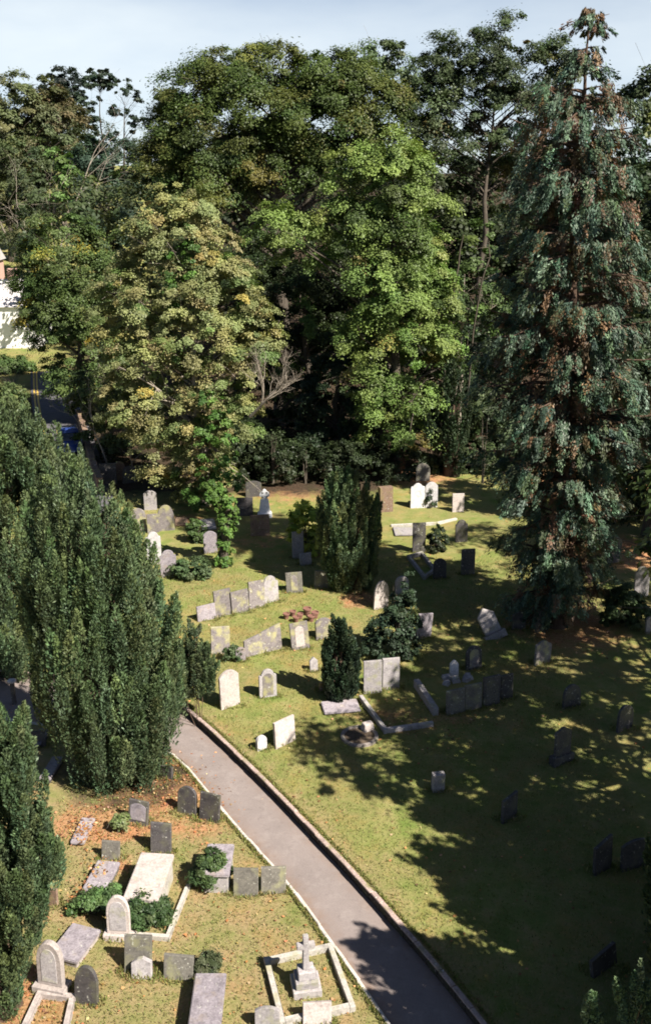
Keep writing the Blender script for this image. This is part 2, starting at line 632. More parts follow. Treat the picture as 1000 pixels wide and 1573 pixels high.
# ------------------------------------------------------------------ gravestones
def outline(kind, w, h):
    a = w / 2
    p = []
    if kind == 'square':
        p = [(-a, 0), (a, 0), (a, h), (-a, h)]
    elif kind == 'slant':
        p = [(-a, 0), (a, 0), (a, h), (-a, h * .80)]
    elif kind == 'broken':
        p = [(-a, 0), (a, 0), (a * .95, h * .80), (a * .45, h * .92), (a * .1, h), (-a * .4, h * .93), (-a, h * .72)]
    elif kind == 'segment':
        p = [(-a, 0), (a, 0)]
        r = .16 * h
        for k in range(13):
            t = k / 12
            x = a - w * t
            p.append((x, h - r + r * math.sin(math.pi * t)**.8))
    elif kind == 'round':
        p = [(-a, 0), (a, 0)]
        for k in range(15):
            th = math.pi * k / 14
            p.append((a * math.cos(th), h - a * .95 + a * .95 * math.sin(th)))
    elif kind == 'shoulder':
        b = a * .72
        p = [(-a, 0), (a, 0), (a, h - b - .05), (a * .97, h - b), (b, h - b + .02)]
        for k in range(13):
            th = math.pi * k / 12
            p.append((b * math.cos(th), h - b * .9 + b * .9 * math.sin(th)))
        p += [(-b, h - b + .02), (-a * .97, h - b), (-a, h - b - .05)]
    elif kind == 'ogee':
        p = [(-a, 0), (a, 0), (a, h * .8)]
        q = [(a * .92, h * .86), (a * .7, h * .87), (a * .5, h * .93), (a * .25, h * .985), (0, h)]
        p += q + [(-x, y) for x, y in q[-2::-1]] + [(-a, h * .8)]
    elif kind == 'gothic':
        p = [(-a, 0), (a, 0)]
        hh = min(h * .55, w * .85)
        for k in range(9):
            t = k / 8
            p.append((a * math.cos(t * math.pi / 2)**.9 if k < 8 else 0, h - hh + hh * math.sin(t * math.pi / 2)**1.0 if k < 8 else h))
        p += [(-x, y) for x, y in p[-2:1:-1]]
    elif kind == 'peak':
        p = [(-a, 0), (a, 0), (a, h * .72), (0, h), (-a, h * .72)]
    return p


def slab_bm(kind, w, h, t, y0=0, bevel=.012, sink=.12):
    bm = bmesh.new()
    pts = outline(kind, w, h)
    vs = []
    for x, z in pts:
        vs.append(bm.verts.new((x, y0 - t / 2, z if z > 0 else -sink)))
    fc = bm.faces.new(vs)
    r = bmesh.ops.extrude_face_region(bm, geom=[fc])
    ev = [g for g in r['geom'] if isinstance(g, bmesh.types.BMVert)]
    bmesh.ops.translate(bm, verts=ev, vec=(0, t, 0))
    if bevel:
        es = [e for e in bm.edges if e.calc_length() > .01 and (abs(e.verts[0].co.y - e.verts[1].co.y) < 1e-4)]
        bmesh.ops.bevel(bm, geom=es, offset=bevel, segments=2, affect='EDGES', profile=.5)
    return bm


STONES = []


def zone_z(u, v):
    p = at(u, v, 0)[0]
    if p.y > 40 or p.x > float(edge_x(p.y)): return LAWN
    return 0.0


def headstone(u, v, wpx, hpx, kind, yaw, lean, mat, label, tilt=0, thick=.10, plinth=None, panel=None, group='headstones in the churchyard', z=None):
    z = zone_z(u, v) if z is None else z
    p, ppm, a = at(u, v, z)
    if p.y > 52: p.z += .03
    w = wpx / ppm / max(.6, math.cos(R(yaw)))
    hp = hpx - .45 * wpx * abs(math.tan(R(yaw))) * math.sin(a)
    h = hp / ppm / math.cos(a - R(lean))
    w = min(max(w, .28), 1.7)
    h = min(max(h, .3), 2.2)
    rot = (R(-lean), R(tilt), R(yaw))
    base = .0
    if plinth:
        ph = plinth
        o = bm_obj('headstone', slab_bm(kind, w, h - ph, thick, sink=.0), M[mat], None, p, rot)
        # slab stands on its plinth: lift the slab mesh
        o.data.transform(Matrix.Translation((0, 0, ph)))
        bm = bmesh.new()
        box(bm, (0, 0, ph / 2 - .06), (w * 1.3, thick * 2.6, ph + .115), 0, .015)
        bm_obj('plinth', bm, M[mat], o)
        base = ph
    else:
        o = bm_obj('headstone', slab_bm(kind, w, h, thick), M[mat], None, p, rot)
    if panel:
        kd, pm, k = panel
        bm = slab_bm(kd, w * k, (h - base) * .84, .016, -thick / 2 - .004, .004, sink=-.07)
        po = bm_obj('inscription_panel', bm, M[pm], o)
        po.location = (0, 0, base + .03)
    tag(o, label, 'gravestone', group)
    STONES.append((p.x, p.y, w))
    return o


H = headstone
# -- left of the path
H(213, 1264, 31, 36, 'square', -18, 12, 'slate', 'dark slate headstone with a smooth arched panel, at the foot of the big yew', panel=('segment', 'mauve', .8))
H(248, 1309, 32, 44, 'square', -8, 10, 'slate', 'square dark slate headstone standing alone behind the pale chest tomb')
H(288, 1249, 30, 43, 'round', -24, 12, 'slate', 'round topped dark slate headstone beside a square one, left of the path', tilt=-4)
H(322, 1259, 31, 42, 'square', -22, 10, 'slate', 'square dark headstone close to the path, beside the round topped one')
H(255, 1194, 22, 22, 'slant', -30, 8, 'slate', 'slanted dark headstone just coming out from behind the big yew near the path')
H(171, 1319, 28, 27, 'square', -8, 12, 'green', 'small greenish square headstone at the head of a dark ledger slab')
H(184, 1440, 36, 60, 'gothic', -6, 4, 'pale', 'pale pointed headstone with a raised border in front of the chest tomb', plinth=.14, panel=('gothic', 'grey', .72))
H(81, 1520, 40, 70, 'gothic', -14, 3, 'pale', 'ornate cream headstone with moulded arch on a white base at bottom left', thick=.16, plinth=.18, panel=('gothic', 'grey', .62))
H(134, 1540, 37, 54, 'gothic', -14, 8, 'slate', 'dark round shouldered headstone beside the ornate cream one at bottom left')
H(82, 1389, 18, 27, 'slant', -20, 2, 'brown', 'reddish slanted stone half hidden behind the bottom left yew', thick=.08)
H(213, 1492, 42, 52, 'square', -4, 14, 'green', 'tall grey green square headstone leaning back behind a rough low stone')
H(219, 1500, 32, 28, 'broken', -4, 10, 'grey', 'rough low grey stone leaning on a taller square headstone', z=.0, thick=.12)
H(275, 1502, 46, 34, 'square', -7, 13, 'green', 'low wide grey square headstone next to an ivy covered hump')
H(378, 1374, 38, 38, 'square', -1, 15, 'green', 'left one of two joined green grey square headstones by the path')
H(420, 1370, 38, 37, 'square', 5, 10, 'green', 'right one of two joined green grey square headstones by the path', tilt=2)
H(487, 1572, 44, 32, 'square', 8, 24, 'pale', 'pale yellowish slab leaning at the front of the stone cross plot', tilt=4)
H(411, 1580, 38, 30, 'segment', 0, 10, 'grey', 'round topped grey stone cut off by the bottom edge of the photo')
H(60, 1147, 22, 26, 'square', 20, 20, 'slate', 'dark leaning headstone in the shade left of the big yew', z=0)
# -- the lawn, front
H(354, 1086, 27, 60, 'segment', 36, 3, 'pale', 'tall pale headstone with low arched top standing alone near the path')
H(412, 1071, 26, 44, 'shoulder', 18, 3, 'grey', 'grey shouldered headstone alone on the sunny lawn', panel=('round', 'lich', .6))
H(438, 1143, 29, 44, 'square', 42, 4, 'pale', 'pale square headstone on the lawn beside a tiny white stone')
H(402, 1150, 14, 22, 'round', 38, 2, 'white', 'tiny white rounded stone beside the pale square headstone', thick=.12)
H(672, 1214, 18, 26, 'square', 12, -2, 'grey', 'small pale grey stone post alone in the middle of the right lawn', thick=.22)
H(781, 1258, 25, 42, 'slant', 40, 6, 'slate', 'black slab with steeply slanted top on the edge of the deep shade', tilt=6)
H(482, 1030, 12, 22, 'peak', 20, 6, 'grey', 'small bluish pointed stone on the lawn left of the small dark yew')
H(500, 1061, 18, 17, 'segment', 20, 4, 'brown', 'low reddish stone at the foot of the small dark yew')
H(572, 1063, 28, 48, 'square', 10, 2, 'grey', 'left of two tall grey blue headstones side by side under the holly')
H(600, 1057, 26, 46, 'square', 10, 2, 'grey', 'right of two tall grey blue headstones side by side under the holly')
# row against the raised plot
H(699, 1096, 29, 39, 'square', 22, 4, 'green', 'first and leftmost headstone of the row against the raised plot')
H(726, 1090, 27, 41, 'square', 22, 4, 'green', 'second headstone of the row against the raised plot')
H(754, 1083, 27, 46, 'square', 22, 4, 'slate', 'headstone with a carved arch in the row against the raised plot', panel=('round', 'green', .74))
H(777, 1073, 20, 38, 'square', 22, 4, 'slate', 'last and rightmost dark headstone of the row against the raised plot')
H(727, 1028, 25, 38, 'round', 24, 4, 'slate', 'dark round topped headstone behind the raised plot', panel=('round', 'lich', .6))
H(760, 978, 26, 50, 'peak', 18, 22, 'grey', 'pale pointed headstone tipped over to the left on its plinth', tilt=-20, plinth=.18, thick=.16)
H(832, 1018, 26, 36, 'ogee', 26, 6, 'lich', 'mottled headstone with curved top below the big conifer', tilt=6)
H(796, 967, 21, 28, 'segment', 10, 2, 'slate', 'dark low headstone in the shade at the foot of the big conifer')
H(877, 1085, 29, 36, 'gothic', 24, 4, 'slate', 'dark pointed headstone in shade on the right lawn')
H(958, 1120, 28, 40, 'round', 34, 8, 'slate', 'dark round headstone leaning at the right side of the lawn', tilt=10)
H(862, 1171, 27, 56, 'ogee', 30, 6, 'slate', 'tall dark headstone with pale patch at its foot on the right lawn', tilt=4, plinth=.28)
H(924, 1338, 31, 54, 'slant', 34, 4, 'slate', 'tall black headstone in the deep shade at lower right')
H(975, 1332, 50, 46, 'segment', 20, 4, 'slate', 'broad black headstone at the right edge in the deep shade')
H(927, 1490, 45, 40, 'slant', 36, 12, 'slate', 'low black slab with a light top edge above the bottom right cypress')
# first row
H(318, 952, 26, 26, 'square', 32, 8, 'mauve', 'lowest and leftmost headstone of the upper row of five')
H(344, 945, 24, 42, 'square', 32, 8, 'lich', 'tall lichened headstone, second from left in the upper row of five')
H(370, 940, 25, 36, 'square', 32, 8, 'lich', 'middle headstone of the upper row of five')
H(395, 932, 23, 42, 'square', 32, 10, 'lich', 'dark edged headstone, fourth from left in the upper row of five', tilt=4)
H(416, 924, 23, 42, 'shoulder', 32, 4, 'grey', 'pale shouldered headstone at the right end of the upper row of five')
H(453, 910, 25, 31, 'square', 4, 8, 'green', 'square headstone with a yellow lichen mark right of the upper row', tilt=-3, panel=('round', 'lich', .4))
H(495, 903, 25, 27, 'square', 10, 8, 'green', 'square headstone half in shadow left of the central yew', tilt=4)
# second row
H(339, 1004, 28, 42, 'square', 12, 6, 'lich', 'lichened square headstone at the left end of the lower row', tilt=2)
H(370, 1015, 14, 22, 'segment', 28, 4, 'mauve', 'small stone by a shrub in the lower row')
H(391, 1006, 28, 34, 'slant', 30, 8, 'lich', 'slanted headstone touching its taller neighbour in the lower row')
H(418, 999, 29, 42, 'slant', 30, 8, 'lich', 'taller slanted headstone touching its neighbour in the lower row')
H(462, 996, 27, 42, 'square', 20, 8, 'lich', 'square headstone with a round yellow lichen patch on the lawn', tilt=-3, panel=('round', 'pale', .5))
H(497, 981, 23, 34, 'segment', 26, 6, 'lich', 'rounded headstone with whitish top beside the pile of terracotta pots')
H(584, 935, 22, 44, 'gothic', 30, 4, 'pale', 'pale pointed headstone at the foot of the central yew', tilt=6)
H(617, 912, 21, 28, 'round', 16, 4, 'grey', 'grey round headstone partly hidden by the holly')
H(650, 979, 23, 38, 'square', 26, 6, 'mauve', 'mauve headstone leaning right beside the holly', tilt=8)
# left back
H(213, 816, 25, 36, 'round', 14, 4, 'lich', 'leftmost round headstone of a close trio at the left back')
H(236, 818, 17, 29, 'square', 14, 4, 'lich', 'short middle headstone of a close trio at the left back')
H(256, 815, 25, 40, 'gothic', 14, 3, 'lich', 'tall pointed headstone of a close trio at the left back')
H(238, 866, 21, 50, 'shoulder', 22, 2, 'white', 'tall white headstone peeping out beside the big yew')
H(260, 885, 24, 41, 'shoulder', 14, 3, 'mauve', 'mauve grey shouldered headstone in front of the tall white one')
H(232, 783, 19, 30, 'segment', 10, 4, 'grey', 'bluish headstone in the shade behind the close trio')
H(324, 849, 20, 34, 'segment', 14, 5, 'mauve', 'mauve headstone just left of the ivy clad stump')
H(375, 792, 28, 28, 'square', 6, 4, 'slate', 'dark square headstone in shade under the golden tree')
H(400, 822, 29, 32, 'square', 10, 6, 'brown', 'brown square headstone in front of the small white cross headed stone')
H(458, 858, 17, 42, 'square', 16, 3, 'grey', 'tall bluish headstone under the yellow green bush')
H(470, 868, 17, 20, 'square', 26, 10, 'grey', 'low grey stone at the foot of the yellow green bush')
H(168, 748, 25, 36, 'square', 12, 5, 'slate', 'dark headstone at far left beside the lane wall')
H(186, 741, 15, 32, 'segment', 20, 5, 'brown', 'sunlit rusty headstone between two dark ones at far left')
H(200, 745, 20, 30, 'round', 24, 8, 'slate', 'rounded dark headstone right of the rusty one at far left', tilt=6)
H(390, 765, 24, 26, 'segment', 10, 4, 'slate', 'dim headstone at the edge of the wood behind the white cross headed stone')
# centre back
H(592, 785, 20, 38, 'square', 16, 3, 'brown', 'rusty brown pillar stone at the back by the central yew', thick=.4)
H(641, 780, 22, 38, 'ogee', 8, 3, 'white', 'left one of two white headstones close together at the back')
H(662, 779, 19, 39, 'segment', 8, 3, 'white', 'right one of two white headstones at the back with ivy on it')
H(649, 742, 22, 30, 'round', 10, 4, 'green', 'dim round headstone at the edge of the wood behind the white pair')
H(703, 786, 18, 28, 'square', 6, 3, 'pale', 'pinkish square headstone on the sunny grass left of the conifer')
H(643, 849, 20, 46, 'square', 8, 3, 'slate', 'tall dark headstone at the head of the narrow kerbed grave')
H(708, 832, 19, 34, 'shoulder', 10, 3, 'slate', 'black shouldered headstone silhouetted on the sunny grass')
H(675, 889, 20, 32, 'round', 14, 4, 'slate', 'dark round headstone at the foot of the narrow kerbed grave')
H(718, 883, 21, 40, 'square', 10, 3, 'slate', 'tall square dark headstone left of the conifer')
H(940, 866, 21, 42, 'round', 24, 4, 'slate', 'dark round headstone right of the conifer on the lit strip', tilt=8)
H(983, 918, 23, 48, 'shoulder', 8, 3, 'grey', 'grey shouldered headstone at the right edge behind a bush')
H(998, 972, 16, 26, 'segment', 10, 4, 'pale', 'pale stone cut off by the right edge beside a bush')


def poly_block(name, pts, z0, z1, mat, bevel=.02, cap=None, parent=None):
    """a block over a ground polygon, pts in plan"""
    bm = bmesh.new()
    c = sum((Vector((p[0], p[1], 0)) for p in pts), Vector()) / len(pts)
    a = [bm.verts.new((p[0] - c.x, p[1] - c.y, z0)) for p in pts]
    b = [bm.verts.new((p[0] - c.x, p[1] - c.y, z1)) for p in pts]
    n_ = len(pts)
    bm.faces.new(a[::-1])
    bm.faces.new(b)
    for k in range(n_):
        bm.faces.new((a[k], a[(k + 1) % n_], b[(k + 1) % n_], b[k]))
    if bevel: bmesh.ops.bevel(bm, geom=list(bm.edges), offset=bevel, segments=2, affect='EDGES')
    loc = None if parent else (c.x, c.y, 0)
    return bm_obj(name, bm, mat, parent, loc)


def rect_from_px(pts, z):
    """plan parallelogram squared up from four points of the photo on level z"""
    q = [at(u, v, z)[0] for u, v in pts]
    c = sum(q, Vector()) / 4
    ax = ((q[1] - q[0]) + (q[2] - q[3])) / 2
    ay = ((q[3] - q[0]) + (q[2] - q[1])) / 2
    e = ay.normalized()
    xn = Vector((e.y, -e.x, 0))
    if xn.dot(ax) < 0: xn = -xn
    wx, wy = abs(ax.dot(xn)), ay.length
    return c, xn, e, wx, wy


def rect_pts(c, xn, e, wx, wy):
    return [(c + xn * sx * wx / 2 + e * sy * wy / 2) for sx, sy in ((-1, -1), (1, -1), (1, 1), (-1, 1))]


def tomb(name, px, z, ground_z, matt, body_mat, label, over=.05, slab=.12, cat='tomb'):
    c, xn, e, wx, wy = rect_from_px(px, z)
    root = empty(name, (c.x, c.y, ground_z))
    def rel(pts): return [(p.x - c.x, p.y - c.y) for p in pts]
    def blk(nm, pts, z0, z1, mm, bv):
        bm = bmesh.new()
        a = [bm.verts.new((p[0], p[1], z0)) for p in pts]
        b = [bm.verts.new((p[0], p[1], z1)) for p in pts]
        bm.faces.new(a[::-1]); bm.faces.new(b)
        for k in range(4): bm.faces.new((a[k], a[(k + 1) % 4], b[(k + 1) % 4], b[k]))
        bmesh.ops.bevel(bm, geom=list(bm.edges), offset=bv, segments=2, affect='EDGES')
        return bm_obj(nm, bm, mm, root)
    hh = z - ground_z
    blk('slab', rel(rect_pts(c, xn, e, wx, wy)), hh - slab, hh, matt, .02)
    if hh - slab > .05:
        blk('chest', rel(rect_pts(c, xn, e, wx - 2 * over, wy - 2 * over)), -.1, hh - slab - .001, body_mat, .012)
    tag(root, label, cat)
    return root


tomb('chest_tomb', [(192, 1374), (240, 1388), (269, 1312), (216, 1308)], .75, 0, M['pale'], M['kerb'], 'large pale chest tomb with ivy at its near end, left of the path')
tomb('chest_tomb', [(286, 1585), (340, 1585), (347, 1494), (302, 1494)], .5, 0, M['mauve'], M['pale'], 'grey mauve topped chest tomb running off the bottom edge of the photo')
tomb('table_tomb', [(310, 1345), (352, 1340), (361, 1298), (319, 1293)], .62, 0, M['mauve'], M['grey'], 'mauve slab tomb smothered with ivy on its left, near the paired headstones')
tomb('ledger_slab', [(112, 1392), (150, 1392), (186, 1323), (150, 1321)], .22, 0, M['mauve'], M['slate'], 'shiny dark ledger slab with ivy creeping over its near end', over=.03, slab=.1)
tomb('ledger_slab', [(82, 1452), (110, 1492), (150, 1432), (118, 1412)], .20, 0, M['mauve'], M['pale'], 'dark ledger slab behind the ornate cream headstone', over=.03, slab=.1)
tomb('ledger_slab', [(106, 1290), (132, 1297), (143, 1257), (130, 1254)], .14, 0, M['mauve'], M['slate'], 'small mauve ledger slab scattered with orange leaves by the big yew', over=.02, slab=.1)
tomb('ledger_slab', [(62, 1190), (76, 1200), (96, 1165), (84, 1158)], .18, 0, M['mauve'], M['slate'], 'narrow ledger slab lying in the shade left of the big yew', over=.02, slab=.1)
tomb('ledger_slab', [(46, 1140), (60, 1146), (76, 1122), (64, 1116)], .18, 0, M['mauve'], M['slate'], 'short ledger slab in the shade farther from the camera, left of the big yew', over=.02, slab=.1)
tomb('ledger_slab', [(497, 1096), (556, 1090), (546, 1074), (494, 1076)], LAWN + .1, LAWN, M['mauve'], M['grey'], 'flat cracked pinkish ledger slab on the lawn by the round kerb', over=.02, slab=.08)
tomb('ledger_slab', [(606, 822), (640, 820), (634, 808), (604, 810)], LAWN + .1, LAWN, M['grey'], M['grey'], 'pale flat ledger slab in the shade behind the central yew', over=.02, slab=.08)
tomb('ledger_slab', [(268, 806), (290, 806), (288, 794), (270, 794)], LAWN + .12, LAWN, M['brown'], M['brown'], 'pinkish flat ledger slab right of the close trio of headstones', over=.02, slab=.08)
tomb('ledger_slab', [(310, 812), (334, 812), (328, 797), (308, 797)], LAWN + .12, LAWN, M['grey'], M['grey'], 'pale flat ledger slab between the ivy covered stone and ivy clad stump', over=.02, slab=.08)


def kerb(label, px, z, w=.13, h=.12, mat='kerb', closed=False):
    bm = bmesh.new()
    q = [at(u, v, z + h)[0] for u, v in px]
    c = q[0].copy()
    nseg = len(q) if closed else len(q) - 1
    for k in range(nseg):
        a, b = q[k], q[(k + 1) % len(q)]
        d = b - a
        L = d.length
        m_ = (a + b) / 2 - c
        box(bm, (m_.x, m_.y, h / 2 - .05 + .002 * (k % 2)), (L - w * .0 + (w if k % 2 else -w), w, h + .1), math.atan2(d.y, d.x), .012)
    o = bm_obj('grave_kerb', bm, M[mat], None, (c.x, c.y, z))
    tag(o, label, 'grave kerb')
    return o


kerb('thin pale kerb round the right side of the chest tomb', [(300, 1332), (258, 1438), (206, 1434)], 0, .11, .1)
kerb('pale square kerb round the stepped stone cross', [(410, 1473), (507, 1451), (541, 1543), (434, 1567)], 0, .13, .14, closed=True)
kerb('two white kerbs running towards the camera from the ornate cream headstone', [(100, 1585), (112, 1530), (62, 1524), (36, 1580)], 0, .13, .12, 'pale')
kerb('grey kerb of the open plot in front of the two tall blue headstones', [(553, 1066), (592, 1119), (662, 1109)], LAWN, .14, .16, 'grey')
kerb('long grey kerb along the left side of the raised plot', [(638, 1041), (671, 1090)], LAWN, .2, .3, 'grey')
kerb('narrow grey kerb round a dark grave left of the conifer', [(628, 853), (652, 884), (667, 873), (648, 848)], LAWN, .13, .2, 'grey', closed=True)
kerb('low pale kerb along the front of the white pair of headstones', [(598, 806), (672, 802), (699, 796)], LAWN, .16, .1)

# earth bed of the raised plot
q = [at(u, v, LAWN + .25)[0] for u, v in ((668, 1086), (690, 1082), (785, 1052), (730, 1034), (642, 1040))]
o = poly_block('raised_plot', q, LAWN - .05, LAWN + .2, M['ground'], .03)
tag(o, 'raised earth bed inside the kerb behind the row of four headstones', 'grave plot')

# round kerb on the lawn
c, ppm, a = at(552, 1133)
bm = bmesh.new()
r0, r1 = .50, .62
N_ = 28
ring = []
for k in range(N_):
    th = 2 * math.pi * k / N_
    cs, sn = math.cos(th), math.sin(th)
    ring.append([bm.verts.new((cs * r, sn * r, zz)) for r, zz in ((r1, -.05), (r1, .09), (r0, .09), (r0, .03))])
for k in range(N_):
    a_, b_ = ring[k], ring[(k + 1) % N_]
    for j in range(3): bm.faces.new((a_[j], b_[j], b_[j + 1], a_[j + 1]))
bmesh.ops.bevel(bm, geom=[e for e in bm.edges if len(e.link_faces) == 2 and e.calc_face_angle() > .8], offset=.015, segments=2, affect='EDGES')
rk = bm_obj('round_grave_kerb', bm, M['dim'], None, c)
bm = bmesh.new()
bmesh.ops.create_circle(bm, cap_ends=True, segments=28, radius=.51, matrix=Matrix.Translation((0, 0, .05)))
so_me = bm_obj('soil', bm, plain_mat('dark soil', (.09, .065, .045), .95, var=.4, scale=9), rk)
tag(rk, 'round stone kerb lying like a millstone on the dappled lawn', 'grave kerb')
bm = bmesh.new()
box(bm, (.28, .42, .13), (.42, .3, .36), .5, .05, .8)
ro = bm_obj('stone_block', bm, M['pale'], None, c)
tag(ro, 'pale rough stone block set on the far side of the round kerb', 'stone block')

# stepped cross
c, ppm, a = at(470, 1517, 0)
cr_root = empty('cross_monument', c, R(-12))
cr_root.rotation_euler = (0, 0, R(10))
bm = bmesh.new()
box(bm, (0, 0, .06), (.66, .62, .22), 0, .02)
bm_obj('lower_step', bm, M['grey'], cr_root)
bm = bmesh.new()
box(bm, (0, 0, .265), (.52, .48, .185), 0, .02)
bm_obj('middle_step', bm, M['grey'], cr_root)
bm = bmesh.new()
box(bm, (0, 0, .47), (.38, .34, .22), 0, .02)
bm_obj('upper_step', bm, M['grey'], cr_root)
bm = bmesh.new()
CW, CA, CH = .066, .21, 1.5
pts = [(-CW * 1.15, .58), (CW * 1.15, .58), (CW, 1.15), (CA, 1.15), (CA, 1.29), (CW, 1.29), (CW, CH), (-CW, CH), (-CW, 1.29), (-CA, 1.29), (-CA, 1.15), (-CW, 1.15)]
vs = [bm.verts.new((x, -.07, z)) for x, z in pts]
fc = bm.faces.new(vs)
r = bmesh.ops.extrude_face_region(bm, geom=[fc])
bmesh.ops.translate(bm, verts=[g for g in r['geom'] if isinstance(g, bmesh.types.BMVert)], vec=(0, .14, 0))
bmesh.ops.bevel(bm, geom=list(bm.edges), offset=.014, segments=2, affect='EDGES')
bm_obj('cross', bm, M['grey'], cr_root)
tag(cr_root, 'stone cross on three steps inside a square kerb by the path', 'grave cross')

# small white cross headed memorial far back
c, ppm, a = at(407, 793)
wm = empty('memorial_cross', c, R(8))
bm = bmesh.new(); box(bm, (0, 0, .08), (.74, .5, .3), 0, .02); bm_obj('plinth', bm, M['marble'], wm)
bm = bmesh.new(); box(bm, (0, 0, .60), (.60, .3, .74), 0, .02, .68); bm_obj('pedestal', bm, M['marble'], wm)
bm = bmesh.new()
pts = []
for k in range(40):
    th = 2 * math.pi * k / 40
    pts.append((.27 * (1 - .22 * abs(math.sin(2 * th))**1.5) * math.cos(th), 1.22 + .29 * (1 - .22 * abs(math.sin(2 * th))**1.5) * math.sin(th)))
vs = [bm.verts.new((x, -.08, z)) for x, z in pts]
fc = bm.faces.new(vs)
r = bmesh.ops.extrude_face_region(bm, geom=[fc])
bmesh.ops.translate(bm, verts=[g for g in r['geom'] if isinstance(g, bmesh.types.BMVert)], vec=(0, .16, 0))
bm_obj('cross_head', bm, M['marble'], wm)
for sx, sz in ((.115, 1.335), (-.115, 1.335), (.115, 1.105), (-.115, 1.105)):
    bm = bmesh.new()
    bmesh.ops.create_cone(bm, cap_ends=True, segments=10, radius1=.05, radius2=.05, depth=.012,
                          matrix=Matrix.Translation((sx, -.085, sz)) @ Matrix.Rotation(math.pi / 2, 4, 'X'))
    bm_obj('recess_shade_disc', bm, M['slate'], wm)  # dark discs on the flat face paint the shade of hollows
tag(wm, 'small white stone topped by a wheel cross in the shade under the trees', 'grave cross')

# white fragment on rubble in the raised plot
c, ppm, a = at(697, 1034, LAWN + .2)
bm = slab_bm('peak', .32, .5, .12)
o = bm_obj('broken_stone', bm, M['white'], None, c, (R(-14), R(6), R(20)))
tag(o, 'small white broken stone propped on rubble in the raised plot', 'gravestone')
rub = bmesh.new()
rr = random.Random(3)
for k in range(16):
    s = rr.uniform(.08, .2)
    box(rub, (rr.uniform(-.45, .5), rr.uniform(-.35, .25), s * .3), (s * 1.4, s, s * .8), rr.uniform(0, 3), s * .15, .8)
o = bm_obj('rubble_heap', rub, M['grey'], None, at(700, 1045, LAWN + .2)[0])
tag(o, 'little heap of pale rubble around the white broken stone', 'rubble')

# terracotta pots by the lawn headstones
pm = plain_mat('terracotta', (.20, .10, .075), .8)
rr = random.Random(8)
pots = [(440, 950), (450, 946), (461, 950), (472, 944), (484, 949), (478, 954), (455, 955)]
pot_lab = ['leftmost terracotta pot of the cluster behind the lichen patched headstone', 'second terracotta pot from the left in the lawn cluster',
           'terracotta pot in the middle of the lawn cluster', 'terracotta pot at the back right of the lawn cluster',
           'rightmost terracotta pot of the lawn cluster', 'terracotta pot at the front right of the lawn cluster', 'terracotta pot at the front left of the lawn cluster']
for k, (u, v) in enumerate(pots):
    c, ppm, a = at(u, v)
    bm = bmesh.new()
    prof = [(.0, 0), (.09, 0), (.125, .19), (.15, .19), (.15, .24), (.12, .24), (.115, .2), (0, .2)]
    rings = []
    for (r_, z_) in prof:
        rings.append([bm.verts.new((r_ * math.cos(t * math.pi / 7), r_ * math.sin(t * math.pi / 7), z_)) for t in range(14)] if r_ > 0 else [bm.verts.new((0, 0, z_))])
    for a_, b_ in zip(rings[:-1], rings[1:]):
        for t in range(14):
            if len(a_) == 1: bm.faces.new((a_[0], b_[(t + 1) % 14], b_[t]))
            elif len(b_) == 1: bm.faces.new((a_[t], a_[(t + 1) % 14], b_[0]))
            else: bm.faces.new((a_[t], a_[(t + 1) % 14], b_[(t + 1) % 14], b_[t]))
    s = rr.uniform(.9, 1.25)
    o = bm_obj('flower_pot', bm, pm, None, c, (0, 0, rr.uniform(0, 3)))
    o.scale = (s, s, s)
    tag(o, pot_lab[k], 'flower pot', 'terracotta pots on the lawn')

# white topped post at the left edge
c, ppm, a = at(23, 1082, 0)
post = empty('lamp_post', c)
bm = bmesh.new(); box(bm, (0, 0, .42), (.14, .14, .9), 0, .02); bm_obj('post', bm, M['slate'], post)
bm = bmesh.new()
bmesh.ops.create_uvsphere(bm, u_segments=16, v_segments=10, radius=.16)
for v_ in bm.verts: v_.co = Vector((v_.co.x, v_.co.y, v_.co.z * .5 + .93))
bm_obj('cap', bm, M['white'], post, smooth=True)
tag(post, 'short dark post with a round white cap beside the shaded path', 'post')
#__TREES__
# ------------------------------------------------------------------ foliage
def lobes_px(L, Y, depth=.8, vs=1.0):
    """(u, v, half width, half height[, dy]) in the photo at distance Y -> world ellipsoids with real depth"""
    o = []
    for q in L:
        u, v, ru, rv = q[:4]
        dy = q[4] if len(q) > 4 else 0
        c, ppm = P(u, v, Y + dy)
        o.append((np.array(c), np.array([ru / ppm, min(ru, rv * 1.4) / ppm * depth, rv / ppm * vs])))
    return o


def clump_points(lobes, n, rng, inner=.25, reject=.62, zmin=.3):
    cs, rs = np.array([l[0] for l in lobes]), np.array([l[1] for l in lobes])
    w = (rs[:, 0] * rs[:, 2] + rs[:, 1] * rs[:, 2] + rs[:, 0] * rs[:, 1])
    w /= w.sum()
    pts, outs = [], []
    tot = 0
    for _ in range(12):
        k = rng.choice(len(lobes), n, p=w)
        d = unit(rng.normal(size=(n, 3)) + np.array([0, 0, .12]))
        inn = rng.random(n) < inner
        q = np.where(inn, rng.uniform(.35, .85, n), rng.uniform(.86, 1.04, n))
        p = cs[k] + d * rs[k] * q[:, None]
        ok = p[:, 2] > zmin
        for j in range(len(lobes)):
            e = (((p - cs[j]) / rs[j])**2).sum(1)
            ok &= ~((e < reject**2) & (k != j) & ~inn)
        pts.append(p[ok]); outs.append(unit(d / rs[k])[ok])
        tot += ok.sum()
        if tot >= n: break
    return np.concatenate(pts)[:n], np.concatenate(outs)[:n]


def palette(cols, n, rng, jit=.16):
    c = np.array(cols)[rng.integers(0, len(cols), n)]
    return c * np.exp(rng.normal(0, jit, (n, 1))) * np.exp(rng.normal(0, jit * .35, (n, 3)))


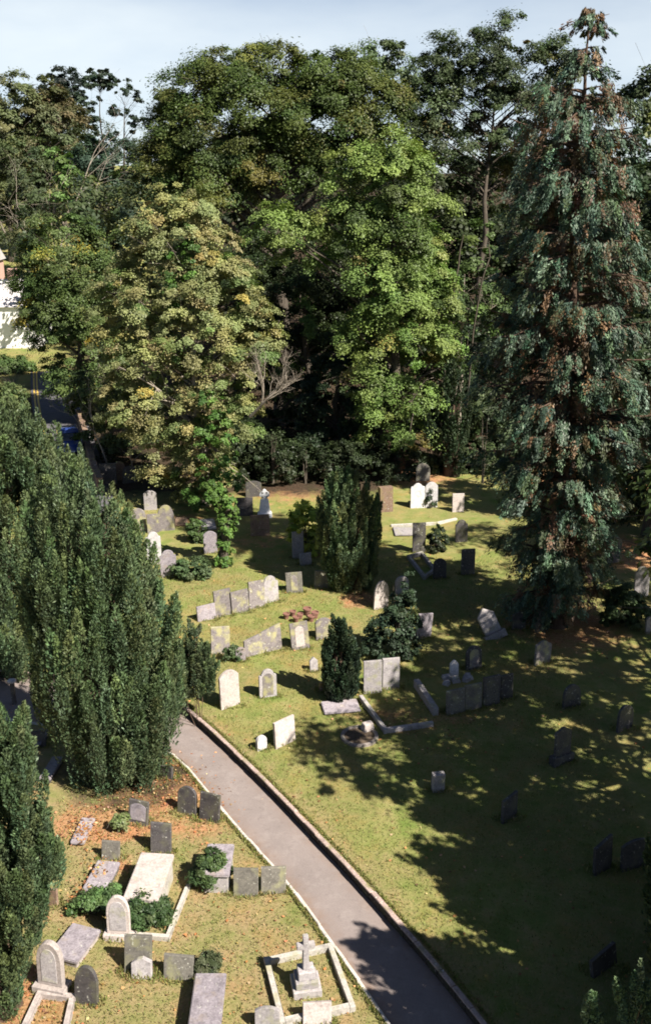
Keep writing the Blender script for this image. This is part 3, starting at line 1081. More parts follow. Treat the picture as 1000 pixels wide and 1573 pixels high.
def broad_chunk(lobes, n, per, rad, leaf, cols, rng, flat=.5, inner=.25, asp=.62, accents=None, droop=.25, up=.7, zmin=.3, sub=None):
    """boughs on the lobes, clumps on the sunny side of each bough, leaves lying over each clump"""
    sub = sub or rad * 1.2
    area = sum(float(r[0] * r[2] + r[1] * r[2] + r[0] * r[1]) for _, r in lobes) * 4.19
    ns = max(4, int(min(n * .6, area / (sub * sub * 1.7))))
    S, SO = clump_points(lobes, ns, rng, inner * .5, zmin=zmin)
    ns = len(S)
    SR = sub * rng.uniform(.6, 1.35, ns)
    scol = palette(cols, ns, rng, .12)
    if accents:
        for (frac, ac) in accents:
            m_ = rng.random(ns) < frac
            scol[m_] = palette(ac, m_.sum(), rng)
    k = rng.integers(0, ns, n)
    d = unit(rng.normal(size=(n, 3)) * .8 + SO[k] * .6 + np.array([0, 0, .34]))
    q = rng.uniform(.62, 1.03, n)
    c = S[k] + d * (SR[k] * q)[:, None] * np.array([1, 1, .5 + .5 * flat])
    ho0 = SO[k] * np.array([1, 1, 0])
    c[:, 2] -= droop * ((c - S[k]) * ho0).sum(1)
    o = unit(d * .8 + SO[k] * .5)
    col = scol[k] * np.exp(rng.normal(0, .08, (n, 1)))
    keep = c[:, 2] > zmin
    c, o, col = c[keep], o[keep], col[keep]
    n = len(c)
    R_ = rad * .5 * np.exp(rng.normal(0, .38, n))
    k = np.repeat(np.arange(n), per)
    g = unit(rng.normal(size=(len(k), 3))) * (rng.random(len(k))**.45)[:, None]
    g = np.where((rng.random(len(k)) < .14)[:, None], g * 1.55, g)
    off = g * R_[k][:, None] * np.array([1.1, 1.1, .25 + .75 * flat])
    ho = o[k] * np.array([1, 1, 0])
    along = (off * ho).sum(1)
    off[:, 2] -= droop * along + .25 * along**2 / R_[k]
    p = c[k] + off
    nr = unit(o[k] * .7 + np.array([0, 0, up * .8]) + g * .35 + rng.normal(size=(len(k), 3)) * .42)
    tn = np.cross(nr, rng.normal(size=(len(k), 3)))
    L = leaf * rng.uniform(.6, 1.35, len(k))
    tint = np.clip(col[k] * np.exp(rng.normal(0, .09, (len(k), 1))), 0, .9)
    return leaf_cards(p, nr, tn, L, L * asp, tint), c


def trunk_limbs(base, top, r0, targets, rng, tb=None, nlimb=30, lean=None, z_lo=.25, stems=1, wob=.25, tw=.7):
    tb = tb or Tubes()
    base, top = Vector(base), Vector(top)
    for s in range(stems):
        b = base + Vector((rng.uniform(-.3, .3), rng.uniform(-.2, .2), 0)) * (stems > 1) * min(1, tw * 1.4)
        t = top + Vector((rng.uniform(-1.6, 1.6), rng.uniform(-1, 1), rng.uniform(-2.6, -1.2))) * (stems > 1) * min(1, tw * 1.4)
        n = 10
        pts = []
        for i in range(n + 1):
            k = i / n
            q = b.lerp(t, k)
            if 0 < i: q += Vector((rng.normal(0, wob), rng.normal(0, wob), 0)) * min(1, k * 2) * .6
            pts.append(q)
        pts[0] -= Vector((0, 0, .3))
        pts[-1] = pts[-2].lerp(pts[-1], .35)
        rad = [r0 * (1.35 if i == 0 else 1) * (1 - .975 * i / n) for i in range(n + 1)]
        tb.add(pts, rad, 9)
        if len(targets):
            idx = rng.choice(len(targets), min(nlimb // stems, len(targets)), replace=False)
            for j in idx:
                e = Vector(targets[j])
                hz = (e - b).xy.length
                kz = (e.z - b.z - hz * .7) / max(.1, (t.z - b.z))
                k = min(.93, max(z_lo, kz))
                i = k * n
                a = pts[int(i)].lerp(pts[min(n, int(i) + 1)], i - int(i))
                m_ = a.lerp(e, .5) + Vector((rng.normal(0, .3), rng.normal(0, .3), rng.uniform(-.2, .8))) * min(1, tw * 1.4)
                rr_ = max(.02, rad[int(i)] * .45)
                q = bez(a, m_, e, 6)
                tb.add(q, [rr_ * (1 - .85 * x / 6) for x in range(7)], 5)
                for _ in range(3):
                    s0 = q[rng.integers(2, 6)]
                    e2 = s0 + Vector(tuple(rng.normal(0, 1, 3))) * tw + (e - a).normalized() * tw
                    tb.add([s0, s0.lerp(e2, .5) + Vector((0, 0, .12)), e2], [rr_ * .35, rr_ * .22, .008], 4)
    return tb


def finish_tree(name, base, chunks, tb, label, cat, group, leafmat='leaf', barkmat='bark', crown='crown', extra=None):
    root = empty(name, base)
    if tb and tb.v:
        me = tb.mesh('trunk', base)
        link('trunk', me, M[barkmat], root)
    me = cards_mesh(crown, [(c[0] - np.array(base, dtype=np.float32), c[1]) for c in chunks])
    link(crown, me, M[leafmat], root)
    tag(root, label, cat, group)
    return root


DENS = 1.0


def tree(name, Y, base_uv, lobes, n, per, rad, leaf, cols, label, cat='tree', group='trees round the churchyard', seed=0, top=None, r0=.35,
         flat=.5, inner=.25, accents=None, droop=.25, up=.7, nlimb=26, stems=1, barkmat='bark', depth=.8, base_z=.4, asp=.62, twigs=None, world=False, crown_dy=0, z_lo=.25):
    rng = np.random.default_rng(100 + seed)
    lb = lobes if world else lobes_px(lobes, Y + crown_dy, depth)
    ch, c = broad_chunk(lb, int(n * DENS), per, rad, leaf, cols, rng, flat, inner, asp, accents, droop, up, base_z + .25)
    if world:
        base = Vector(base_uv)
    else:
        base = P(base_uv[0], base_uv[1], Y)[0]
        base.z = float(terrain_z(base.x, base.y)) if Y > 50 else base_z
    if top is None:
        ti = c[:, 2].argmax()
        tp = Vector((c[:, 0].mean(), c[:, 1].mean(), c[ti, 2] - .4))
    else:
        tp = Vector(P(top[0], top[1], Y)[0]) if not world else Vector(top)
    tb = trunk_limbs(base, tp, r0, c, rng, None, nlimb, stems=stems, z_lo=z_lo)
    return finish_tree(name, base, [ch], tb, label, cat, group, 'leaf', barkmat)


# -- fastigiate yews made of upright plumes
def yew_chunk(lobes, n, per, plen, prad, leaf, cols, rng, tilt=.22, inner=.12, zmin=.35, wdt=.36):
    c, o = clump_points(lobes, n, rng, inner, .8, zmin)
    n = len(c)
    ax = unit(np.array([0, 0, 1.0]) + o * np.array([1, 1, .15]) * tilt + rng.normal(size=(n, 3)) * .045)
    ln = plen * rng.uniform(.55, 1.3, n)
    rd = prad * rng.uniform(.7, 1.3, n)
    col = palette(cols, n, rng, .13)
    k = np.repeat(np.arange(n), per)
    t = rng.random(len(k))**.85
    prof = np.sin(np.pi * np.clip(t * .92 + .08, 0, 1))**.6 * (1 - .25 * t)
    d = unit(rng.normal(size=(len(k), 3)))
    d = unit(d - ax[k] * (d * ax[k]).sum(1)[:, None])
    q = np.sqrt(rng.uniform(.5, 1, len(k)))
    p = c[k] + ax[k] * ((t - .55) * ln[k])[:, None] + d * (rd[k] * prof * q)[:, None]
    tan = unit(ax[k] * .9 + d * .5 + rng.normal(size=(len(k), 3)) * .3)
    nr = unit(d + rng.normal(size=(len(k), 3)) * .42)
    L = leaf * rng.uniform(.6, 1.3, len(k))
    tint = np.clip(col[k] * np.exp(rng.normal(0, .13, (len(k), 1))), 0, .9)
    # new growth at the tips of the plumes is yellower
    tipm = (t > .75)[:, None]
    tint = np.where(tipm, tint * np.array([1.2, 1.15, 1.0]), tint)
    return leaf_cards(p, nr, tan, L, L * wdt, tint), c


YEW = [(.07, .105, .05), (.085, .12, .055), (.075, .115, .06), (.10, .13, .06)]


def yew(name, Y, base_uv, lobes, n, per, label, seed, plen=1.5, prad=.3, leaf=.16, cols=YEW, group='yews in the churchyard', base_z=0.0, tilt=.22, depth=.85, r0=.3, world=False, cat='yew tree', zmin=None):
    rng = np.random.default_rng(300 + seed)
    lb = lobes if world else lobes_px(lobes, Y, depth, 1.08)
    ch, c = yew_chunk(lb, n, per, plen, prad, leaf, cols, rng, tilt, zmin=(base_z + .25 if zmin is None else zmin))
    if world: base = Vector(base_uv)
    else:
        base = P(base_uv[0], base_uv[1], Y)[0]
        base.z = base_z
    tb = Tubes()
    zt = c[:, 2].max()
    for s in range(6):
        j = rng.integers(0, len(c))
        e = Vector((c[j, 0] * .4 + base.x * .6, c[j, 1] * .4 + base.y * .6, base.z + (zt - base.z) * rng.uniform(.6, .9)))
        b = base + Vector((rng.uniform(-.25, .25), rng.uniform(-.25, .25), -.2))
        tb.add(bez(b, b.lerp(e, .5) + Vector((rng.normal(0, .2), rng.normal(0, .2), 0)), e, 6), [r0 * (1 - .8 * i / 6) for i in range(7)], 7)
    return finish_tree(name, base, [ch], tb, label, cat, group, 'needle', 'bark_red')


yew('yew_tree', 26.5, (165, 1180), [(112, 790, 44, 60), (95, 860, 55, 70), (150, 850, 60, 70), (110, 930, 68, 80), (180, 920, 70, 80), (225, 980, 52, 70), (140, 1010, 90, 90), (222, 1050, 56, 70), (115, 1060, 56, 65), (180, 1110, 72, 65), (212, 1165, 44, 50), (160, 1165, 46, 40), (70, 930, 30, 70), (250, 1040, 30, 50)],
    560, 380, 'big broad dark yew with slanting plumes standing left of the path', 1, 1.9, .26, .12, depth=1.05, tilt=.15)
yew('yew_tree', 17.4, (0, 1520), [(15, 1150, 32, 55), (25, 1230, 45, 80), (28, 1320, 58, 90), (8, 1410, 56, 85), (-14, 1500, 42, 70), (-8, 1530, 38, 40), (-50, 1350, 60, 200), (-45, 1200, 45, 90)],
    420, 460, 'columnar yew at the bottom left corner of the photo', 2, 1.0, .17, .095)
yew('yew_tree', 34.6, (10, 990), [(15, 975, 60, 50), (5, 1005, 42, 36, -2.2), (45, 960, 30, 50), (12, 680, 40, 50), (45, 715, 46, 60), (75, 740, 34, 60), (35, 740, 55, 75), (20, 820, 75, 90), (80, 790, 36, 70), (30, 900, 75, 70), (-40, 800, 70, 130)],
    520, 250, 'dark yew behind the big one, at the left edge of the photo', 3, 1.6, .28, .15)
yew('yew_tree', 40.3, (545, 905), [(533, 775, 34, 42), (520, 800, 30, 48), (558, 805, 24, 48), (540, 840, 36, 48), (555, 875, 22, 30), (520, 860, 24, 34), (540, 885, 30, 22), (565, 840, 20, 50), (512, 830, 20, 50)],
    240, 280, 'smaller yew like a green cone in the middle of the churchyard', 4, 1.15, .17, .125, base_z=LAWN, zmin=LAWN + .1, r0=.12, cols=[(.075, .12, .06), (.09, .135, .065), (.10, .145, .07), (.11, .13, .06)])
yew('yew_tree', 30.8, (522, 1062), [(522, 985, 16, 30), (512, 1010, 16, 34), (535, 1012, 16, 38), (523, 1040, 26, 24), (522, 1054, 24, 16), (512, 1048, 16, 16), (534, 1048, 14, 16)],
    110, 230, 'small dark yew beside the flat cracked ledger slab', 5, .8, .14, .13, base_z=LAWN, zmin=LAWN + .05, r0=.06, cols=[(.03, .05, .03), (.035, .055, .03)])
# seen only as tips at the bottom right, and by the shade they throw
yew('yew_tree', 13.6, (965, 1640), [(948, 1540, 9, 40), (965, 1530, 9, 46), (985, 1525, 10, 50), (998, 1540, 12, 50), (970, 1590, 30, 40), (905, 1560, 8, 36), (922, 1565, 7, 32), (890, 1590, 10, 16), (915, 1610, 24, 30), (965, 1640, 60, 40)],
    130, 240, 'pale green cypress tips rising at the bottom right corner', 6, .5, .075, .07, base_z=LAWN, cols=[(.10, .15, .085), (.12, .17, .10), (.09, .14, .08)], cat='cypress', group=None, tilt=.1, r0=.03)


def wl_(*a): return [(np.array(q[:3], dtype=float), np.array(q[3:], dtype=float)) for q in a]


yew('yew_tree', 0, (8.1, 13.9, LAWN), wl_((8.0, 13.9, 3, 1.9, 2.2, 3), (7.8, 13.8, 5.2, 1.75, 1.8, 2.4), (8.2, 11.9, 4.6, 1.5, 1.5, 2.8), (7.7, 14.3, 7.3, .5, .5, 1.5), (8.6, 13.3, 7.8, .5, .5, 1.3)), 420, 200,
    'tall yew standing just outside the photo at lower right', 7, 1.6, .32, .2, world=True, base_z=LAWN)
yew('yew_tree', 0, (9.7, 17.2, LAWN), wl_((9.8, 17.2, 3, 2.2, 2.4, 3), (9.7, 17.2, 5.2, 1.9, 1.9, 2.6), (9.2, 17.4, 7.4, .5, .5, 1.5), (10.4, 17, 7.8, .6, .6, 1.5)), 340, 190,
    'second tall yew outside the photo at lower right, farther from the camera', 8, 1.6, .32, .2, world=True, base_z=LAWN)
yew('yew_tree', 18.3, (1055, 1440), [(1035, 1340, 42, 60), (1060, 1300, 45, 60), (1050, 1400, 50, 60)],
    120, 170, 'yew at the right edge beside the broad black headstone', 9, .9, .18, .12, base_z=LAWN)

# -- golden tree with ivy on its stems
GOLD = [(.225, .23, .092), (.25, .245, .095), (.20, .22, .09), (.185, .21, .085), (.245, .225, .095)]
gt = tree('ash_tree', 52, (312, 800), [(265, 295, 26, 26), (290, 315, 34, 28), (270, 360, 60, 50), (322, 385, 36, 46), (222, 385, 36, 40), (250, 440, 85, 55), (335, 455, 62, 55), (200, 470, 60, 45), (300, 520, 95, 50), (380, 510, 42, 55), (215, 540, 62, 50), (340, 585, 62, 38), (285, 640, 75, 48), (365, 640, 32, 32), (255, 700, 45, 45), (300, 720, 50, 42), (215, 620, 55, 40)],
          2300, 150, .52, .11, GOLD, 'big olive gold tree with pale stems and ivy at its foot', seed=1, r0=.28, stems=4, barkmat='bark_pale', flat=.42, inner=.22, nlimb=60, top=(275, 290),
          accents=[(.10, [(.12, .165, .05), (.11, .15, .05)]), (.02, [(.28, .23, .07)])], droop=.35)
rng = np.random.default_rng(77)
iv, _c = broad_chunk(lobes_px([(325, 640, 24, 40, -2.2), (335, 700, 30, 45, -2.4), (345, 740, 22, 30, -2.5), (265, 430, 8, 50, -1.5), (292, 400, 8, 50, -1.5), (318, 760, 30, 24, -2.2)], 52, .8), 260, 70, .28, .13, [(.07, .14, .03), (.10, .18, .04), (.06, .11, .03)], rng)
me = cards_mesh('ivy', [(iv[0] - np.array(gt.location, dtype=np.float32), iv[1])])
link('ivy', me, M['leaf'], gt)

OAK = [(.062, .088, .022), (.074, .096, .024), (.05, .074, .02), (.084, .094, .026), (.058, .09, .025)]
tree('oak_tree', 72, (440, 745), [(420, 125, 80, 36), (350, 135, 55, 36), (500, 130, 60, 34), (300, 165, 50, 30), (262, 176, 22, 12), (330, 112, 26, 12), (460, 95, 30, 10), (380, 96, 24, 10), (560, 165, 50, 45), (400, 170, 110, 50), (510, 190, 85, 55), (320, 210, 75, 45), (275, 208, 34, 38), (262, 255, 28, 34), (590, 200, 40, 40), (400, 240, 100, 40), (320, 275, 60, 45), (255, 300, 24, 34), (540, 240, 40, 34), (275, 152, 22, 14), (540, 110, 25, 18)],
     1700, 190, 1.1, .165, OAK, 'huge dark spreading oak filling the middle of the skyline', seed=2, r0=.75, inner=.2, accents=[(.08, [(.12, .11, .03), (.11, .12, .03)]), (.05, [(.12, .16, .04)])], nlimb=60)
tree('beech_tree', 58, (610, 735), [(605, 225, 34, 28), (560, 262, 50, 24), (620, 270, 34, 30), (590, 315, 60, 34), (530, 345, 42, 24), (640, 330, 40, 34), (606, 375, 68, 42), (520, 380, 26, 20), (645, 405, 48, 38), (604, 440, 70, 50), (655, 470, 36, 42), (580, 500, 52, 50), (635, 535, 58, 50), (590, 560, 46, 45), (622, 600, 44, 46), (640, 650, 32, 34), (590, 640, 32, 34), (432, 345, 30, 22), (455, 375, 26, 18)],
     1200, 210, .8, .135, [(.145, .215, .055), (.17, .235, .066), (.12, .185, .047), (.185, .24, .066)], 'bright light green beech catching the sun in the middle', seed=3, r0=.4, inner=.18, flat=.45, nlimb=50, droop=.45, accents=[(.14, [(.07, .1, .03)]), (.05, [(.22, .2, .06)])])
tree('ivy_clad_tree', 66, (480, 745), [(450, 480, 60, 70), (420, 570, 55, 60), (490, 420, 60, 60), (495, 540, 60, 70), (440, 640, 60, 45), (395, 430, 38, 60), (540, 470, 40, 60)],
     560, 190, .9, .16, [(.028, .042, .016), (.036, .052, .018), (.024, .036, .013)], 'shade darkened tree clothed in ivy between the golden and the bright green tree', seed=4, r0=.35, inner=.25, accents=[(.07, [(.10, .15, .045)])])  # leaf colours darkened to paint the shade between the crowns
tree('yew_tree', 60, (520, 740), [(520, 650, 52, 52), (470, 690, 45, 40), (565, 680, 40, 45), (510, 600, 45, 40)], 180, 170, .7, .2, [(.025, .04, .02), (.03, .048, .022)], 'spreading black green yew under the bright green beech', 'yew tree', 'yews in the churchyard', seed=5, flat=.35)
tree('birch_tree', 86, (600, 500), [(588, 92, 36, 22), (570, 120, 38, 26), (610, 130, 28, 34), (598, 170, 32, 34), (620, 200, 26, 40)], 110, 150, .9, .24, [(.09, .115, .06), (.10, .13, .06), (.08, .11, .05)], 'thin grey green birch top showing behind the oak', seed=6, r0=.2, inner=.1, barkmat='bark_pale')
tree('elm_tree', 80, (718, 720), [(775, 60, 42, 22), (750, 90, 55, 28), (690, 90, 38, 24), (672, 120, 34, 30), (720, 130, 60, 32), (790, 110, 50, 34), (828, 130, 40, 40), (690, 170, 50, 28), (760, 180, 62, 34), (820, 190, 42, 40), (700, 215, 45, 26), (770, 235, 50, 34), (850, 95, 24, 24), (655, 200, 30, 40)],
     560, 170, 1.0, .18, [(.055, .075, .035), (.065, .088, .038), (.05, .07, .03)], 'tall airy tree with a leaning grey trunk and sky showing through', seed=7, r0=.42, inner=.12, barkmat='bark', nlimb=60, accents=[(.08, [(.12, .10, .035)])], top=(765, 90))
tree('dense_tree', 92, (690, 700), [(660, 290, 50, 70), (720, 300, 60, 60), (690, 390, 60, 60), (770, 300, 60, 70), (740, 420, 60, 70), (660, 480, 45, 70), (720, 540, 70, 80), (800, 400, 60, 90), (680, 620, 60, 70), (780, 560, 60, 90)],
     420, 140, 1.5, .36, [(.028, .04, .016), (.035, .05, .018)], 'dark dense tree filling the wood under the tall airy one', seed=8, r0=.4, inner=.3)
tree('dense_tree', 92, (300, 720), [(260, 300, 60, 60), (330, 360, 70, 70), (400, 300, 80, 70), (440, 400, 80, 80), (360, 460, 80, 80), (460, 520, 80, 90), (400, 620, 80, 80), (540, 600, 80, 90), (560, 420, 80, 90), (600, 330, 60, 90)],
     520, 140, 1.5, .36, [(.02, .03, .013), (.026, .036, .014)], 'shadowy dense tree deep in the wood behind the golden tree', seed=9, r0=.4, inner=.3)  # deep shade of the wood put into the leaf colour
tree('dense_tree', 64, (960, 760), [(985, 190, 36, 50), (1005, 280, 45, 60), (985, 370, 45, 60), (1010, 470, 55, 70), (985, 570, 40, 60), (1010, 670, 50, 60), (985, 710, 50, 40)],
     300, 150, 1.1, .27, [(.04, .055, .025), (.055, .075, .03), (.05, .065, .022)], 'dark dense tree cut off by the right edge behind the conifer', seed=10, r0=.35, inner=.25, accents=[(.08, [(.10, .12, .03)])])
yew('cypress', 57, (690, 742), [(690, 605, 16, 40), (700, 640, 20, 45), (672, 650, 18, 40), (690, 690, 30, 40)], 90, 130, 'slim dark cypress at the edge of the wood left of the conifer', 12, 1.5, .25, .2, cols=[(.03, .05, .025), (.04, .06, .03)], group=None, cat='cypress', base_z=.4)
tree('laurel_bush', 62, (700, 742), [(660, 440, 40, 40), (725, 460, 45, 50), (690, 520, 40, 45), (740, 390, 30, 40)], 150, 150, .6, .2, [(.06, .095, .03), (.08, .12, .035)], 'tangle of ivy and pale dead stems between beech and conifer', 'climbing ivy', None, seed=13, r0=.18, barkmat='bark_pale', stems=3)

# left side
MAP = [(.08, .115, .035), (.095, .135, .04), (.07, .105, .032)]
tree('maple_tree', 70, (140, 690), [(95, 380, 50, 36), (66, 420, 32, 36), (118, 425, 58, 45), (84, 465, 44, 45), (140, 480, 50, 50), (78, 500, 36, 26), (110, 530, 55, 50), (150, 560, 45, 50), (120, 590, 32, 34), (160, 430, 40, 50)],
     700, 200, .85, .155, MAP, 'green maple with a few red and yellow sprays above the lane', seed=20, r0=.35, accents=[(.012, [(.36, .09, .025), (.42, .27, .04)]), (.05, [(.24, .21, .04)])], inner=.2, nlimb=40)
tree('elder_bush', 60, (165, 742), [(160, 610, 45, 42), (190, 650, 40, 45), (150, 670, 30, 40), (205, 600, 40, 35), (195, 700, 36, 34)], 170, 180, .6, .19, [(.05, .075, .025), (.065, .09, .03), (.09, .10, .04)], 'dark green bush with bare twigs beside the lane', 'bush', None, seed=21, r0=.12, stems=4, barkmat='bark_pale', nlimb=40)
tree('holm_oak', 128, (170, 400), [(165, 238, 42, 26), (185, 265, 34, 36), (140, 275, 32, 36), (168, 310, 48, 44), (150, 350, 40, 40), (195, 340, 28, 40)], 420, 140, 1.1, .3, [(.04, .065, .042), (.05, .075, .048), (.035, .058, .036)], 'rounded blue green evergreen with knobbly clumps on the left', seed=22, r0=.5, flat=.8)
tree('hill_tree', 150, (20, 400), [(10, 150, 40, 28), (40, 190, 45, 35), (-10, 210, 45, 50), (20, 250, 45, 45), (0, 310, 40, 60)], 420, 130, 1.5, .34, [(.10, .115, .05), (.12, .13, .055), (.085, .10, .045)], 'dull olive tree on the hillside at the left edge', group='trees on the hillside', seed=23, r0=.5)
tree('hill_tree', 152, (70, 380), [(65, 165, 36, 28), (85, 200, 36, 34), (50, 225, 40, 34), (110, 200, 24, 26)], 320, 130, 1.4, .34, [(.105, .085, .045), (.09, .095, .04), (.12, .10, .05)], 'brownish tree on the hillside left of the pines', group='trees on the hillside', seed=24, r0=.5)
tree('hill_tree', 135, (60, 400), [(40, 260, 40, 34), (60, 300, 34, 36), (110, 230, 40, 22), (30, 340, 36, 36)], 300, 140, 1.2, .3, [(.075, .095, .04), (.06, .08, .035)], 'green tree low on the hillside behind the bare ivy tree', group='trees on the hillside', seed=25, r0=.4)
tree('dark_conifer', 168, (98, 330), [(97, 113, 14, 10), (84, 128, 16, 12), (108, 130, 18, 14), (98, 150, 26, 16), (118, 168, 22, 22), (92, 180, 28, 20)], 170, 80, .9, .42, [(.02, .03, .024), (.025, .036, .026)], 'black green conifer breaking the skyline on the left', group='trees on the hillside', seed=26, r0=.4, flat=.4)
for k, (bx, tx, tv, lb, lab) in enumerate([
        (162, 152, 118, [(150, 114, 20, 5), (160, 122, 14, 6), (142, 124, 10, 4), (165, 135, 9, 5)], 'tallest pine with a flat top and long bare trunk on the left skyline'),
        (186, 192, 140, [(186, 135, 12, 9), (200, 148, 13, 8), (174, 128, 9, 6), (207, 158, 6, 4), (183, 168, 9, 5), (214, 186, 11, 6), (200, 198, 8, 3)], 'rightmost pine of the skyline group with scattered tufts'),
        (138, 134, 150, [(134, 145, 16, 12), (126, 165, 14, 16), (142, 175, 14, 14), (130, 195, 13, 12)], 'leftmost pine of the skyline group, darker and denser')]):
    tree('pine_tree', 160, (bx, 300), lb, 60, 60, .7, .4, [(.025, .04, .026), (.035, .05, .03)], lab, 'pine tree', 'pines on the skyline', seed=30 + k, r0=.34, flat=.35, top=(tx, tv), nlimb=22, z_lo=.45, inner=.1)


# bare branching trees
def bare(name, base, top, spread, n, r0, seed, label, barkmat='bark_pale', ivy=None, gens=3, grow_dir=None):
    rng = np.random.default_rng(500 + seed)
    tb = Tubes()
    base, top = Vector(base), Vector(top)

    def grow(a, d, L, r, g):
        n_ = 5
        pts = [a]
        for i in range(n_):
            d = (d + Vector(tuple(rng.normal(0, .16, 3))) + Vector((0, 0, .04))).normalized()
            pts.append(pts[-1] + d * L / n_)
        tb.add(pts, [r * (1 - .75 * i / n_) for i in range(n_ + 1)], 6 if r > .06 else 4)
        if g <= 0: return
        for _ in range(n if g > 1 else n + 1):
            i = rng.integers(2, n_ + 1)
            nd = (d + Vector(tuple(rng.normal(0, spread, 3)))).normalized()
            grow(pts[i], nd, L * rng.uniform(.5, .75), r * .42, g - 1)
    d0 = (top - base)
    grow(base, d0.normalized(), d0.length * .62, r0, gens)
    root = empty(name, base)
    link('branches', tb.mesh('branches', base), M[barkmat], root)
    if ivy:
        ch, _ = broad_chunk(ivy, 40, 90, .7, .35, [(.09, .15, .04), (.11, .18, .05)], rng)
        link('ivy', cards_mesh('ivy', [(ch[0] - np.array(base, dtype=np.float32), ch[1])]), M['leaf'], root)
    tag(root, label, 'bare tree')
    return root


b0 = P(92, 350, 112)[0]; b0.z = float(terrain_z(b0.x, b0.y))
bare('bare_tree', b0, P(95, 215, 112)[0], .42, 4, .22, 1, 'leafless grey tree with an ivy wrapped stem on the left', ivy=lobes_px([(90, 250, 5, 34), (94, 295, 6, 30), (104, 250, 5, 20)], 112))
bare('bare_tree', b0 + Vector((-3, 1, 0)), P(55, 255, 113)[0], .42, 4, .18, 2, 'leafless brown tree leaning left beside the ivy wrapped one')
b1 = P(385, 640, 49)[0]
g_ = bare('dead_branch', b1, P(450, 545, 48.5)[0], .4, 5, .11, 3, 'bare dead branches sticking out right of the golden tree')
g_.parent = None
b2 = P(160, 640, 58)[0]
bare('bare_bush', Vector((b2.x, b2.y, .4)), P(140, 600, 57)[0], .5, 4, .08, 4, 'leafless twiggy bush beside the lane')
bare('bare_bush', Vector((P(200, 690, 56)[0].x, 56, .4)), P(205, 660, 56)[0], .55, 4, .06, 5, 'brown leafless thicket behind the left back headstones')


# pale hanging stems in the wood
for k, (pp, lab) in enumerate([([(712, 360), (706, 385), (704, 410), (700, 428)], 'pale crooked dead sapling leaning in the wood, the left one of two'), ([(750, 368), (752, 395), (745, 415), (740, 430)], 'pale crooked dead sapling leaning in the wood, the right one of two')]):
    tb = Tubes()
    q = [P(u, v, 59)[0] for u, v in pp]
    q.append(Vector((q[-1].x - .3, q[-1].y + .4, q[-1].z - 3)))
    q.append(Vector((q[-1].x - .2, q[-1].y + .6, .3)))
    tb.add(q, [.02, .04, .045, .05, .055, .06], 6)
    o = link('dead_sapling', tb.mesh('dead_sapling', q[-1]), M['bark'], None, q[-1])
    tag(o, lab, 'dead sapling', 'dead saplings in the wood')


